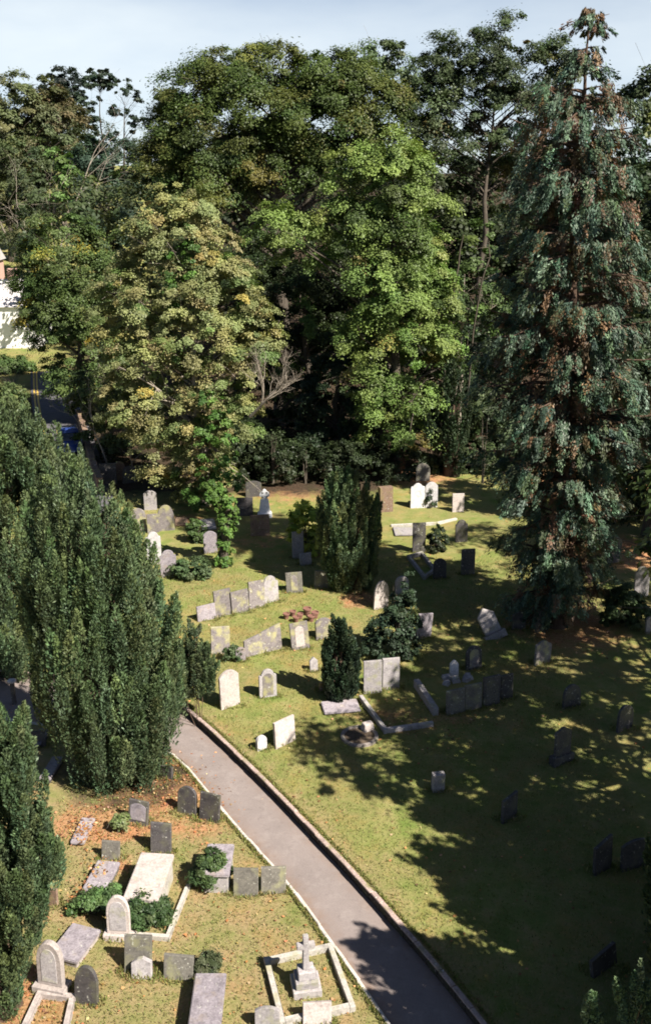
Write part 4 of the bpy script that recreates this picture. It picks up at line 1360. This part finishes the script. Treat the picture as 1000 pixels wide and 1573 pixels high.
# -- the big blue green conifer with hanging sprays
def conifer(name, base, top, prof, nb, per, label, seed, cols, brown, leaf=.3, spray=.42):
    rng = np.random.default_rng(700 + seed)
    base, top = Vector(base), Vector(top)
    H_ = top.z - base.z
    tb = Tubes()
    n = 14
    pts = [base.lerp(top, i / n) + Vector((rng.normal(0, .05), rng.normal(0, .05), 0)) for i in range(n + 1)]
    pts[0] -= Vector((0, 0, .3))
    tb.add(pts, [.5 * (1 - i / n)**1.15 + .02 + (.12 if i == 0 else 0) for i in range(n + 1)], 10)
    C_, D_, T_, B_ = [], [], [], []
    for b in range(nb):
        k = (b + rng.random()) / nb
        k = k**.92
        z = base.z + .5 + (H_ - .5) * k
        az = rng.random() * 2 * math.pi
        pr = float(np.interp(z, prof[:, 0], prof[:, 1]))
        pr *= 1.0 + .22 * math.sin(3 * az + z * .9) * math.sin(z * 1.7 + 2 * az)
        if rng.random() < .12: pr *= .5
        r = pr * rng.uniform(.68, 1.12)
        ctr = base.lerp(top, (z - base.z) / H_)
        if z > top.z - 4.5 and math.sin(z * 4.6 + 1) > .55: continue
        d = Vector((math.cos(az), math.sin(az), 0))
        sag = rng.uniform(.05, .35)
        lift = rng.uniform(.12, .4) * min(1, .4 + r / 4)
        pth = [ctr + d * (r * t) + Vector((0, 0, r * (lift * t - sag * t * t * 1.3 + .12 * t**4))) for t in [i / 6 for i in range(7)]]
        r_b = .02 + .02 * r
        tb.add(pth, [r_b * (1 - .8 * i / 6) for i in range(7)], 4)
        m_ = max(3, int(r * 4.2 + r * r * .8))
        side = Vector((-d.y, d.x, 0))
        for s in range(m_):
            t = 1 - .75 * rng.random()**1.3
            q = pth[min(5, int(t * 6))].lerp(pth[min(6, int(t * 6) + 1)], t * 6 - int(t * 6))
            lat = rng.normal(0, .30) * (.35 + .5 * r * (1.15 - t))
            q = q + side * lat + Vector((0, 0, -.12 * abs(lat)))
            C_.append(tuple(q))
            hd = (d * rng.uniform(.2, .9) + side * lat * .6 + Vector((0, 0, -rng.uniform(.25, 1.1)))).normalized()
            D_.append(tuple(hd))
            T_.append(t)
            B_.append(rng.random())
    C_, D_, T_, B_ = map(np.array, (C_, D_, T_, B_))
    n = len(C_)
    col = palette(cols, n, rng, .2)
    br = (B_ < np.where(T_ > .8, .07, .42))
    col[br] = palette(brown, br.sum(), rng, .2)
    S = spray * rng.uniform(.55, 1.45, n) * np.clip((top.z - C_[:, 2]) / 2.5, .5, 1)
    k = np.repeat(np.arange(n), per)
    t = rng.random(len(k))
    lat = unit(np.cross(D_, np.array([0, 0, 1.0]) + rng.normal(size=D_.shape) * .25))
    upn = unit(np.cross(lat, D_))
    w = S[k] * .42 * (1 - .5 * t)
    p = C_[k] + D_[k] * (t * S[k] * 1.5)[:, None] + lat[k] * (rng.normal(0, .5, len(k)) * w)[:, None] + upn[k] * (rng.normal(0, .16, len(k)) * S[k])[:, None]
    p[:, 2] -= .25 * t**2 * S[k]
    tan = unit(D_[k] + lat[k] * rng.normal(0, .45, (len(k), 1)) + rng.normal(size=(len(k), 3)) * .2)
    nr = unit(upn[k] + rng.normal(size=(len(k), 3)) * .45)
    L = leaf * rng.uniform(.55, 1.3, len(k))
    tint = np.clip(col[k] * np.exp(rng.normal(0, .18, (len(k), 1))), 0, .9)
    ok = p[:, 2] > base.z + .15
    ch = leaf_cards(p[ok], nr[ok], tan[ok], L[ok], L[ok] * .32, tint[ok])
    return finish_tree(name, base, [ch], tb, label, 'conifer', None, 'needle', 'bark_red')


cb = at(852, 958)[0]
ct = P(905, 12, cb.y + .6)[0]


def prof_px(rows, Y, org):
    a = []
    for v, l, r in rows:
        z = P(500, v, Y)[0].z
        ppm = P(500, v, Y)[1]
        a.append((z, (r - l) / 2 / ppm))
    a.sort()
    return np.array(a)


cprof = prof_px([(5, 902, 912), (22, 880, 938), (42, 878, 940), (62, 896, 922), (85, 866, 950), (105, 885, 935), (125, 840, 970), (160, 815, 985), (220, 790, 995), (300, 785, 1002), (400, 790, 1000), (470, 780, 1000), (550, 735, 995), (650, 725, 995), (740, 740, 965), (800, 745, 930), (860, 755, 915), (920, 765, 915), (955, 800, 900)], cb.y, cb)
CED = [(.054, .094, .058), (.074, .118, .074), (.042, .07, .043), (.118, .168, .108), (.036, .058, .034), (.066, .09, .043)]
conifer('cedar_tree', cb, ct, cprof, 430, 84, 'giant blue green conifer with drooping sprays on the right', 1, CED, [(.12, .075, .04), (.10, .07, .045), (.15, .09, .045)], .14, .40)

# -- shrubs
def bush(name, u, v, lobes, n, per, rad, leaf, cols, label, seed, cat='bush', z=LAWN, Y=None, flat=.7, accents=None, r0=.05):
    p = at(u, v, z)[0]
    rng = np.random.default_rng(900 + seed)
    lb = lobes_px(lobes, p.y if Y is None else Y, .9)
    ch, c = broad_chunk(lb, int(n * 2.4), int(per * .6), rad * .8, leaf * .85, cols, rng, flat, .3, .6, accents, .15, .6, z + .03, sub=rad * .7)
    tb = trunk_limbs(p, Vector((p.x, p.y, c[:, 2].max() - .1)), r0, c[np.argsort(((c - np.array(p))**2).sum(1))[:40]], rng, None, 3 if name == 'undergrowth' else 16, stems=3, wob=.04, tw=.1)
    return finish_tree(name, p, [ch], tb, label, cat, None, 'leaf', 'bark')


bush('holly_bush', 610, 1010, [(618, 915, 14, 20), (612, 945, 20, 22), (596, 965, 26, 20), (632, 968, 16, 22), (590, 992, 28, 18), (622, 992, 20, 16), (625, 893, 7, 10), (575, 975, 12, 10)], 110, 120, .3, .12, [(.03, .05, .028), (.04, .065, .032), (.035, .055, .03)], 'dark upright holly among the headstones in the middle', 1, 'holly', flat=.6)
bush('spotted_laurel', 470, 850, [(472, 790, 24, 18), (468, 815, 22, 22), (480, 835, 20, 20), (485, 805, 18, 24)], 70, 120, .3, .16, [(.36, .40, .06), (.44, .46, .08), (.2, .27, .05)], 'yellow green variegated bush left of the central yew', 2)
yew('juniper_bush', 29.6, (300, 1050), [(298, 990, 13, 34), (285, 1015, 16, 30), (314, 1012, 12, 28), (300, 1030, 24, 20), (276, 1032, 18, 26), (324, 1034, 10, 16), (300, 1046, 26, 18), (286, 1050, 18, 14), (316, 1050, 14, 12)], 170, 150,
    'grey green feathery shrub on the right of the big yew', 21, .6, .11, .1, cols=[(.075, .105, .055), (.09, .12, .06), (.065, .095, .05)], group=None, base_z=LAWN, zmin=LAWN - .1, tilt=.4, r0=.015, cat='bush')
bush('low_bush', 294, 886, [(294, 872, 24, 14), (280, 876, 14, 11), (308, 876, 14, 10)], 60, 110, .26, .13, [(.07, .11, .045), (.09, .13, .055)], 'low spreading green bush beside the mauve shouldered headstone', 4)
bush('ivy_mound', 302, 832, [(302, 815, 11, 17), (312, 822, 9, 10)], 40, 90, .22, .12, [(.06, .10, .03), (.08, .12, .04)], 'small stone wholly covered with ivy at the left back', 5, 'ivy mound')
bush('small_shrub', 357, 1014, [(357, 1004, 10, 12), (366, 1008, 6, 6)], 26, 90, .16, .09, [(.05, .08, .03), (.07, .1, .04)], 'small green shrub between headstones of the lower row', 6)
bush('box_bush', 962, 962, [(955, 925, 26, 18), (975, 945, 24, 20), (945, 945, 20, 18), (985, 955, 14, 16), (960, 912, 14, 10)], 80, 110, .3, .14, [(.05, .075, .03), (.065, .09, .035)], 'round green bush at the right edge in front of a grey headstone', 7)
bush('ivy_mound', 228, 1415, [(228, 1398, 26, 20), (212, 1394, 16, 14), (246, 1400, 14, 18)], 110, 120, .2, .085, [(.05, .085, .03), (.065, .10, .035), (.04, .07, .025)], 'dark ivy heaped against the near end of the pale chest tomb', 8, 'ivy mound', z=0)
bush('ivy_mound', 142, 1400, [(150, 1385, 26, 13), (128, 1394, 18, 12), (170, 1378, 18, 12)], 90, 110, .18, .085, [(.075, .125, .04), (.09, .145, .05), (.06, .10, .035)], 'bright ivy sprawling over the end of the shiny dark ledger slab', 9, 'ivy mound', z=0)
bush('ivy_mound', 322, 1358, [(322, 1335, 20, 22), (306, 1342, 12, 16), (340, 1340, 12, 14), (326, 1318, 12, 8)], 110, 120, .18, .085, [(.04, .07, .025), (.055, .09, .03), (.07, .11, .035)], 'dark ivy bush on the left of the mauve table tomb', 10, 'ivy mound', z=0)
bush('ivy_mound', 317, 1494, [(317, 1480, 15, 13)], 45, 100, .15, .08, [(.05, .07, .03), (.07, .08, .04)], 'small ivy covered hump beside the low wide grey headstone', 11, 'ivy mound', z=0)
bush('weed_clump', 180, 1275, [(182, 1268, 8, 16), (190, 1262, 6, 10), (172, 1285, 6, 8)], 40, 60, .14, .08, [(.13, .17, .06), (.18, .2, .09)], 'pale green weeds growing among the orange leaves by the big yew', 12, 'weeds', z=0)
bush('ivy_patch', 662, 775, [(662, 765, 8, 12, -.4)], 16, 60, .2, .12, [(.03, .045, .02)], 'dark ivy climbing the right one of the white pair', 13, 'ivy mound')
bush('ivy_mound', 672, 848, [(672, 828, 13, 20)], 40, 90, .24, .13, [(.025, .04, .018), (.035, .05, .02)], 'black green ivy covered stone on the shaded lawn left of the conifer', 14, 'ivy mound')
bush('daffodil_clump', 543, 1056, [(543, 1045, 5, 7)], 12, 40, .1, .09, [(.62, .5, .03), (.7, .55, .04), (.1, .15, .04)], 'bunch of yellow flowers at the foot of the small dark yew', 15, 'flowers')
bush('hedge', 20, 600, [(0, 570, 26, 18), (30, 572, 20, 18), (-20, 575, 30, 18)], 90, 110, .8, .28, [(.06, .10, .03), (.075, .115, .035)], 'clipped green hedge in front of the white house', 16, 'hedge', z=.4, Y=88)
bush('roadside_shrub', 25, 650, [(5, 612, 26, 18), (22, 614, 16, 18), (12, 642, 28, 20), (-14, 635, 26, 24)], 130, 120, .6, .22, [(.09, .12, .045), (.11, .14, .05), (.07, .10, .035)], 'loose yellowish green shrubs left of the lane', 17, 'bush', z=.4, Y=66)
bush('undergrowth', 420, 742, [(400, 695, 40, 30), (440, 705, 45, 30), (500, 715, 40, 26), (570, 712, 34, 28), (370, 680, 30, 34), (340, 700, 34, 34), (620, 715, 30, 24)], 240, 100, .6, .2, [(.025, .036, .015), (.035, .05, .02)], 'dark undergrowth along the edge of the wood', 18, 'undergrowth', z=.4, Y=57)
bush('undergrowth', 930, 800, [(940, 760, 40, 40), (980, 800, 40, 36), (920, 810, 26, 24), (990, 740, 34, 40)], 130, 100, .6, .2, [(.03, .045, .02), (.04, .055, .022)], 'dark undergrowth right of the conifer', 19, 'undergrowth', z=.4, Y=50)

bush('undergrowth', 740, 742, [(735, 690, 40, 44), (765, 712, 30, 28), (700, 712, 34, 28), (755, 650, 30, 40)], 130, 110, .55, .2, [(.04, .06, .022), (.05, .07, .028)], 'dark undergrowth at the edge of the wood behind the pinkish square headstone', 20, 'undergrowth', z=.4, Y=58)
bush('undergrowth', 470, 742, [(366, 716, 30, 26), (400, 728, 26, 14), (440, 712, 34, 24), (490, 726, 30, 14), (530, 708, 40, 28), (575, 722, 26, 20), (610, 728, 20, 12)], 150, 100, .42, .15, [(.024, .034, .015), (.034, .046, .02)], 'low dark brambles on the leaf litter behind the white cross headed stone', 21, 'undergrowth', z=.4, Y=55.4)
# ivy clad leaning stump
p = at(345, 870)[0]
tp = P(352, 765, p.y)[0]
tb = Tubes()
tb.add([p - Vector((0, 0, .2)), p.lerp(tp, .35) + Vector((-.1, 0, 0)), p.lerp(tp, .7), tp], [.24, .2, .17, .12], 9)
e2 = P(322, 750, p.y)[0]
tb.add([p.lerp(tp, .75), p.lerp(tp, .8).lerp(e2, .5), e2], [.12, .1, .06], 7)
rng = np.random.default_rng(42)
ch, _ = broad_chunk(lobes_px([(345, 850, 8, 26), (347, 815, 9, 28), (352, 785, 10, 24), (338, 765, 12, 16), (325, 755, 14, 12), (343, 866, 9, 8)], p.y, .9), 420, 60, .16, .1, [(.09, .16, .035), (.11, .19, .04), (.07, .12, .03)], rng, .8)
finish_tree('ivy_stump', p, [ch], tb, 'leaning tree stump clothed in bright ivy at the left back', 'tree stump', None, 'leaf', 'bark', 'ivy')

# -- trees outside the photo on the right: their dappled shade falls on the lawn
def shade_tree(x, y, lobes, n, per, rad, leaf, label, seed, r0=.35, inner=.15):
    tree('sycamore_tree', 0, (x, y, LAWN), wl_(*lobes), n, per, rad, leaf, [(.06, .09, .03), (.075, .105, .035)], label, group='trees outside the photo on the right', seed=seed, r0=r0, world=True, inner=inner, nlimb=40, base_z=LAWN, flat=.4)


shade_tree(14, 21.5, [(14, 21.5, 9.5, 3.6, 3.4, 2.2), (12.6, 19.8, 8.2, 2.4, 2.2, 1.6), (16.5, 23, 11.5, 3.2, 3, 2.4), (13.6, 22.5, 12, 2.6, 2.4, 1.6)], 330, 80, .9, .24, 'loose leafed tree off the right edge, nearest of three', 51)
shade_tree(17.5, 27.5, [(17.5, 27.5, 10, 4, 3.6, 2.6), (15.5, 25.6, 12.4, 3.2, 3, 2.2), (20, 29, 14, 3.4, 3, 2.4), (14.6, 28, 9.6, 2.0, 1.8, 1.4)], 360, 85, .9, .24, 'loose leafed tree off the right edge, middle one of three', 52)
shade_tree(24, 37, [(24, 37, 11, 4.4, 4, 3), (22, 36, 15, 3.4, 3, 2.6), (26, 38, 16, 3.6, 3, 2.6)], 330, 90, 1.0, .26, 'loose leafed tree off the right edge, farthest of three', 53)
shade_tree(15.5, 14.5, [(15.5, 14.5, 7, 3.4, 3.2, 3), (14.5, 15.5, 10, 2.8, 2.6, 2.2), (17.5, 13, 10.5, 3, 3, 2.6), (13.4, 16.2, 6, 2, 2, 2.4)], 900, 120, .9, .26, 'full leafed tree off the right edge behind the two tall yews', 54)
shade_tree(10.9, 21.3, [(10.9, 21.3, 9.2, 2.7, 2.6, 1.5), (10.2, 20.6, 11, 2.2, 2.2, 1.4), (12.4, 22.4, 10.6, 2.2, 2.2, 1.6)], 170, 80, .8, .22, 'thin leafed tree just off the right edge, its shade reaching the round kerb', 58, .22)
tree('holm_oak', 47, (1000, 800), [(995, 330, 30, 60), (985, 430, 26, 60), (1000, 540, 34, 70), (985, 640, 30, 60), (1000, 740, 40, 50), (1030, 450, 50, 150), (1040, 650, 50, 120)], 380, 120, .8, .2, [(.035, .05, .025), (.045, .062, .028)], 'dark evergreen filling the right edge beside the conifer', seed=55, inner=.25)
tree('dense_tree', 68, (715, 742), [(690, 560, 45, 60), (740, 520, 45, 60), (650, 620, 40, 50), (710, 650, 50, 50), (760, 620, 40, 60), (690, 710, 45, 30), (750, 700, 45, 40), (620, 715, 40, 26)], 380, 120, .9, .22, [(.03, .045, .02), (.04, .055, .024)], 'shadowy low dense tree between the bright green beech and the conifer', seed=56, inner=.25)

# a far wood along the horizon, one mass
rng = np.random.default_rng(5)
lb = []
for k in range(150):
    x = rng.uniform(-190, 190)
    y = rng.uniform(210, 330)
    z = float(terrain_z(x, y))
    r_ = rng.uniform(5, 9)
    lb.append((np.array([x, y, z + r_ * .7]), np.array([r_, r_, r_ * rng.uniform(.8, 1.1)])))
for k in range(60):
    x = rng.uniform(-30, 70)
    y = rng.uniform(100, 128)
    r_ = rng.uniform(5, 7)
    lb.append((np.array([x, y, rng.uniform(5, 12)]), np.array([r_, r_, r_])))
ch, _ = broad_chunk(lb, 6500, 60, 2.0, .45, [(.055, .075, .03), (.07, .085, .035), (.045, .06, .028)], rng, .6, .15)
o = link('far_wood', cards_mesh('far_wood', [ch]), M['leaf'])
tag(o, 'far wood closing the view behind the churchyard trees', 'wood', kind='stuff')

# ------------------------------------------------------------------ lane, car, house
def strip(name, pts, w, z, mat, kind='structure'):
    v, f = [], []
    for i, (x, y) in enumerate(pts):
        a = Vector(pts[max(i - 1, 0)]); b = Vector(pts[min(i + 1, len(pts) - 1)])
        d = (b - a).normalized()
        nrm = Vector((d.y, -d.x))
        for s in (-.5, .5): v.append((x + nrm.x * w * s, y + nrm.y * w * s, z))
    for i in range(len(pts) - 1): f.append((2 * i, 2 * i + 1, 2 * i + 3, 2 * i + 2))
    me = np_mesh(name, np.array(v), np.array(f), np.zeros((len(v), 3)), False, 'edge')
    o = link(name, me, mat)
    return tag(o, kind=kind)


M['lane'] = plain_mat('lane tarmac', (.10, .095, .10), .9, var=.3, scale=3)
lane_pts = []
for u, v in ((128, 790), (120, 740), (108, 700), (100, 665), (92, 640), (86, 615), (82, 590), (80, 570)):
    q = at(u, v, .42)[0]
    lane_pts.append((q.x, q.y))
strip('lane', lane_pts, 3.6, .425, M['lane'])
M['yellow'] = plain_mat('yellow road paint', (.62, .42, .09), .7)
for off in (-1.55, -1.3):
    q = []
    for i, (x, y) in enumerate(lane_pts[3:]):
        a = Vector(lane_pts[i + 2]); b = Vector(lane_pts[min(i + 4, len(lane_pts) - 1)])
        d = (b - a).normalized()
        q.append((x + d.y * off, y - d.x * off))
    strip('yellow_line', q, .13, .431, M['yellow'])
# stone wall between lane and churchyard
q = [at(u, v, .4)[0] for u, v in ((150, 760), (136, 715), (128, 680), (120, 650))]
wx = np.array([p.x for p in q]); wy = np.array([p.y for p in q])
o = ribbon('stone_wall', wx, wy, .35, .2, 1.35, 1, .03, M['brown'], .6)
tag(o, 'dark stone wall between the lane and the churchyard', 'wall')
# car
pc = at(108, 692, .43)[0]
d = (Vector(lane_pts[3]) - Vector(lane_pts[2])).normalized()
car = empty('parked_car', (pc.x, pc.y, .43), math.atan2(d.y, d.x) - math.pi / 2)
M['blue'] = plain_mat('blue car paint', (.03, .06, .22), .25, var=.05, spec=.6)
M['glass'] = plain_mat('dark glass', (.02, .025, .03), .08, spec=.7)
M['rubber'] = plain_mat('tyre rubber', (.02, .02, .02), .9)
M['chrome'] = plain_mat('pale plastic', (.7, .7, .68), .4)


def loft(name, secs, mat, parent, bevel=.04):
    """secs: (y, half width bottom, half width top, z0, z1)"""
    bm = bmesh.new()
    rows = []
    for (y, wb, wt, z0, z1) in secs:
        rows.append([bm.verts.new(c) for c in ((-wb, y, z0), (wb, y, z0), (wb * 1.03, y, (z0 + z1) / 2), (wt, y, z1), (-wt, y, z1), (-wb * 1.03, y, (z0 + z1) / 2))])
    for a, b in zip(rows[:-1], rows[1:]):
        for k in range(6): bm.faces.new((a[k], a[(k + 1) % 6], b[(k + 1) % 6], b[k]))
    bm.faces.new(rows[0]); bm.faces.new(rows[-1][::-1])
    bmesh.ops.bevel(bm, geom=list(bm.edges), offset=bevel, segments=2, affect='EDGES')
    return bm_obj(name, bm, mat, parent, smooth=True)


loft('body', [(-1.95, .72, .66, .3, .68), (-1.7, .8, .74, .22, .84), (-.8, .82, .76, .2, .92), (.9, .82, .76, .2, .92), (1.7, .8, .74, .22, .9), (1.95, .74, .68, .3, .78)], M['blue'], car)
loft('roof', [(-.55, .62, .56, 1.2, 1.42), (.2, .64, .58, 1.22, 1.46), (1.1, .62, .56, 1.2, 1.42)], M['blue'], car, .03)
loft('windows', [(-.95, .7, .66, .88, .95), (-.5, .68, .57, .88, 1.36), (1.15, .68, .57, .88, 1.36), (1.6, .68, .64, .86, .94)], M['glass'], car, .02)
for sx in (-1, 1):
    for sy in (-1.2, 1.25):
        bm = bmesh.new()
        bmesh.ops.create_cone(bm, cap_ends=True, segments=18, radius1=.3, radius2=.3, depth=.18, matrix=Matrix.Translation((sx * .74, sy, .3)) @ Matrix.Rotation(math.pi / 2, 4, 'Y'))
        wo = bm_obj('wheel', bm, M['rubber'], car)
        bm = bmesh.new()
        bmesh.ops.create_cone(bm, cap_ends=True, segments=14, radius1=.17, radius2=.14, depth=.03, matrix=Matrix.Translation((sx * .845, sy, .3)) @ Matrix.Rotation(sx * math.pi / 2, 4, 'Y'))
        bm_obj('hub_cap', bm, M['chrome'], wo)
    bm = bmesh.new(); box(bm, (sx * .52, -1.94, .62), (.24, .06, .13), 0, .015)
    bm_obj('headlight', bm, M['chrome'], car)
bm = bmesh.new(); box(bm, (0, -1.965, .44), (.5, .02, .11), 0, .004)
bm_obj('number_plate', bm, M['chrome'], car)
bm = bmesh.new(); box(bm, (0, -1.95, .36), (1.4, .08, .1), 0, .02)
bm_obj('bumper', bm, M['rubber'], car)
tag(car, 'blue car parked on the shaded lane at the left', 'car')

# white house beyond the hedge
M['render'] = plain_mat('white render', (.82, .80, .76), .9, var=.04, scale=2)
M['roofing'] = plain_mat('pale roofing', (.46, .43, .42), .8, var=.25, scale=5)
M['brick'] = plain_mat('pinkish brick', (.48, .30, .24), .9, var=.2, scale=6)


def house(name, x0, x1, y0, y1, z0, h, rh, label, wins, wall='render'):
    root = empty(name, ((x0 + x1) / 2, (y0 + y1) / 2, z0))
    w, dd = x1 - x0, y1 - y0
    bm = bmesh.new(); box(bm, (0, 0, h / 2 - .3), (w, dd, h + .6)); bm_obj('wall', bm, M[wall], root)
    bm = bmesh.new()
    e = .3
    c = [(-w / 2 - e, -dd / 2 - e, h), (w / 2 + e, -dd / 2 - e, h), (w / 2 + e, dd / 2 + e, h), (-w / 2 - e, dd / 2 + e, h), (-w / 2 - e, 0, h + rh), (w / 2 + e, 0, h + rh)]
    vs = [bm.verts.new(q) for q in c]
    for ff in ((0, 1, 5, 4), (2, 3, 4, 5), (1, 2, 5), (3, 0, 4), (3, 2, 1, 0)): bm.faces.new([vs[k] for k in ff])
    rf = bm_obj('roof', bm, M['roofing'], root)
    bm = bmesh.new(); box(bm, (w * .32, .2, h + rh + .2), (.9, .6, 1.6), 0, .03)
    bm_obj('chimney', bm, M['brick'], rf)
    for wx_, wz in wins:
        bm = bmesh.new(); box(bm, (wx_, -dd / 2 - .02, wz), (1.0, .08, 1.2), 0, .01)
        fr = bm_obj('window', bm, M['chrome'], root)
        for sx in (-.235, .235):
            bm = bmesh.new(); box(bm, (wx_ + sx, -dd / 2 - .064, wz), (.40, .02, 1.05))
            bm_obj('pane', bm, M['glass'], fr)
    tag(root, label, 'house')
    return root


house('white_house', -45, -28.8, 100, 106, .2, 4.3, 2.4, 'white rendered house with slate roof beyond the hedge at the left', [(2.2, 2.9), (-1.5, 2.9)])
house('cottage', -52, -40.6, 122, 129, 1.2, 5.4, 2.6, 'pale pinkish cottage behind the white house at the left edge', [(3.6, 3.6), (0, 3.6)], 'brick')

# ------------------------------------------------------------------ small ground cover
rng = np.random.default_rng(9)


def scatter_leaves(name, spots, leaf, cols, label, cat):
    P_ = np.concatenate(spots)
    n = len(P_)
    nr = unit(np.array([0, 0, 1.0]) + rng.normal(size=(n, 3)) * .28)
    tn = np.cross(nr, rng.normal(size=(n, 3)))
    L = leaf * rng.uniform(.6, 1.4, n)
    v, t = leaf_cards(P_, nr, tn, L, L * .7, palette(cols, n, rng, .25))
    o = link(name, cards_mesh(name, [(v, t)]), M['leaf'])
    tag(o, label, cat, kind='stuff')


def gz(x, y):
    left = (x < edge_x(y)) & (y < 40)
    return np.where(left, .012, LAWN + .02) + np.where(y > 52, .07, 0)


spots = []
for (px, py, r, s) in LITTER:
    n = int(75 * r * r * s * (1.0 if py < 45 else .5))
    q = rng.normal(0, r * .55, (n, 2))
    x, y = px + q[:, 0], py + q[:, 1]
    spots.append(np.stack([x, y, gz(x, y) + .01], 1))
x = rng.uniform(-7, 3, 900); y = rng.uniform(14, 30, 900)
m_ = x < edge_lx(y)
spots.append(np.stack([x, y, gz(x, y) + .01], 1)[m_])
x = rng.uniform(-6, 12, 1500); y = rng.uniform(16, 50, 1500)
m_ = x > edge_x(y) + .3
spots.append(np.stack([x, y, gz(x, y) + .015], 1)[m_])
for (u, v_, zz, m_n, sg) in ((128, 1275, .15, 90, .25), (120, 1372, .23, 60, .3), (150, 1330, .23, 40, .25)):
    q0 = at(u, v_, zz)[0]
    spots.append(np.stack([q0.x + rng.normal(0, sg, m_n) * .7, q0.y + rng.normal(0, sg, m_n), np.full(m_n, zz + .012)], 1))
scatter_leaves('fallen_leaves', spots, .085, [(.36, .16, .06), (.42, .22, .10), (.28, .13, .06), (.5, .33, .18), (.18, .09, .05)], 'fallen orange and brown leaves scattered on the grass', 'leaves')

# blades of longer grass round the stones and thinly over the lawns
G_ = []
for (sx, sy, sw) in STONES:
    if sy > 46: continue
    n = 190
    th = rng.uniform(0, 2 * math.pi, n)
    rr_ = rng.uniform(.02, .16, n)
    x = sx + np.cos(th) * (sw * .55 + rr_); y = sy + np.sin(th) * (.08 + rr_)
    G_.append(np.stack([x, y, gz(x, y)], 1))
n_st = sum(len(q_) for q_ in G_)
x = rng.uniform(-8, 9, 90000); y = 14 + 30 * rng.random(90000)**1.3
m_ = ((x > edge_x(y) + .2) | (x < edge_lx(y) - .12))
G_.append(np.stack([x, y, gz(x, y) - .01], 1)[m_])
s = rng.random(7000) * 1.0
yy = rng.uniform(12, 31, 7000)
G_.append(np.stack([edge_x(yy) + .2 + .1 * rng.random(7000), yy, np.full(7000, LAWN)], 1))
G_.append(np.stack([edge_lx(yy) - .1 - .1 * rng.random(7000), yy, np.full(7000, .0)], 1))
G_ = np.concatenate(G_)
n = len(G_)
L = rng.uniform(.04, .11, n)
L[:n_st] *= 1.7
tan = unit(np.array([0, 0, 1.0]) + rng.normal(size=(n, 3)) * .45)
nr = unit(np.cross(tan, rng.normal(size=(n, 3))))
v, t = leaf_cards(G_ + tan * L[:, None] * .4, nr, tan, L, (.022) * np.ones(n), palette([(.13, .15, .035), (.15, .18, .05), (.22, .2, .075), (.27, .22, .10)], n, rng, .2))
o = link('grass', cards_mesh('grass', [(v, t)]), M['leaf'])
tag(o, 'short tufts of grass over the lawns and round the stones', 'grass', kind='stuff')
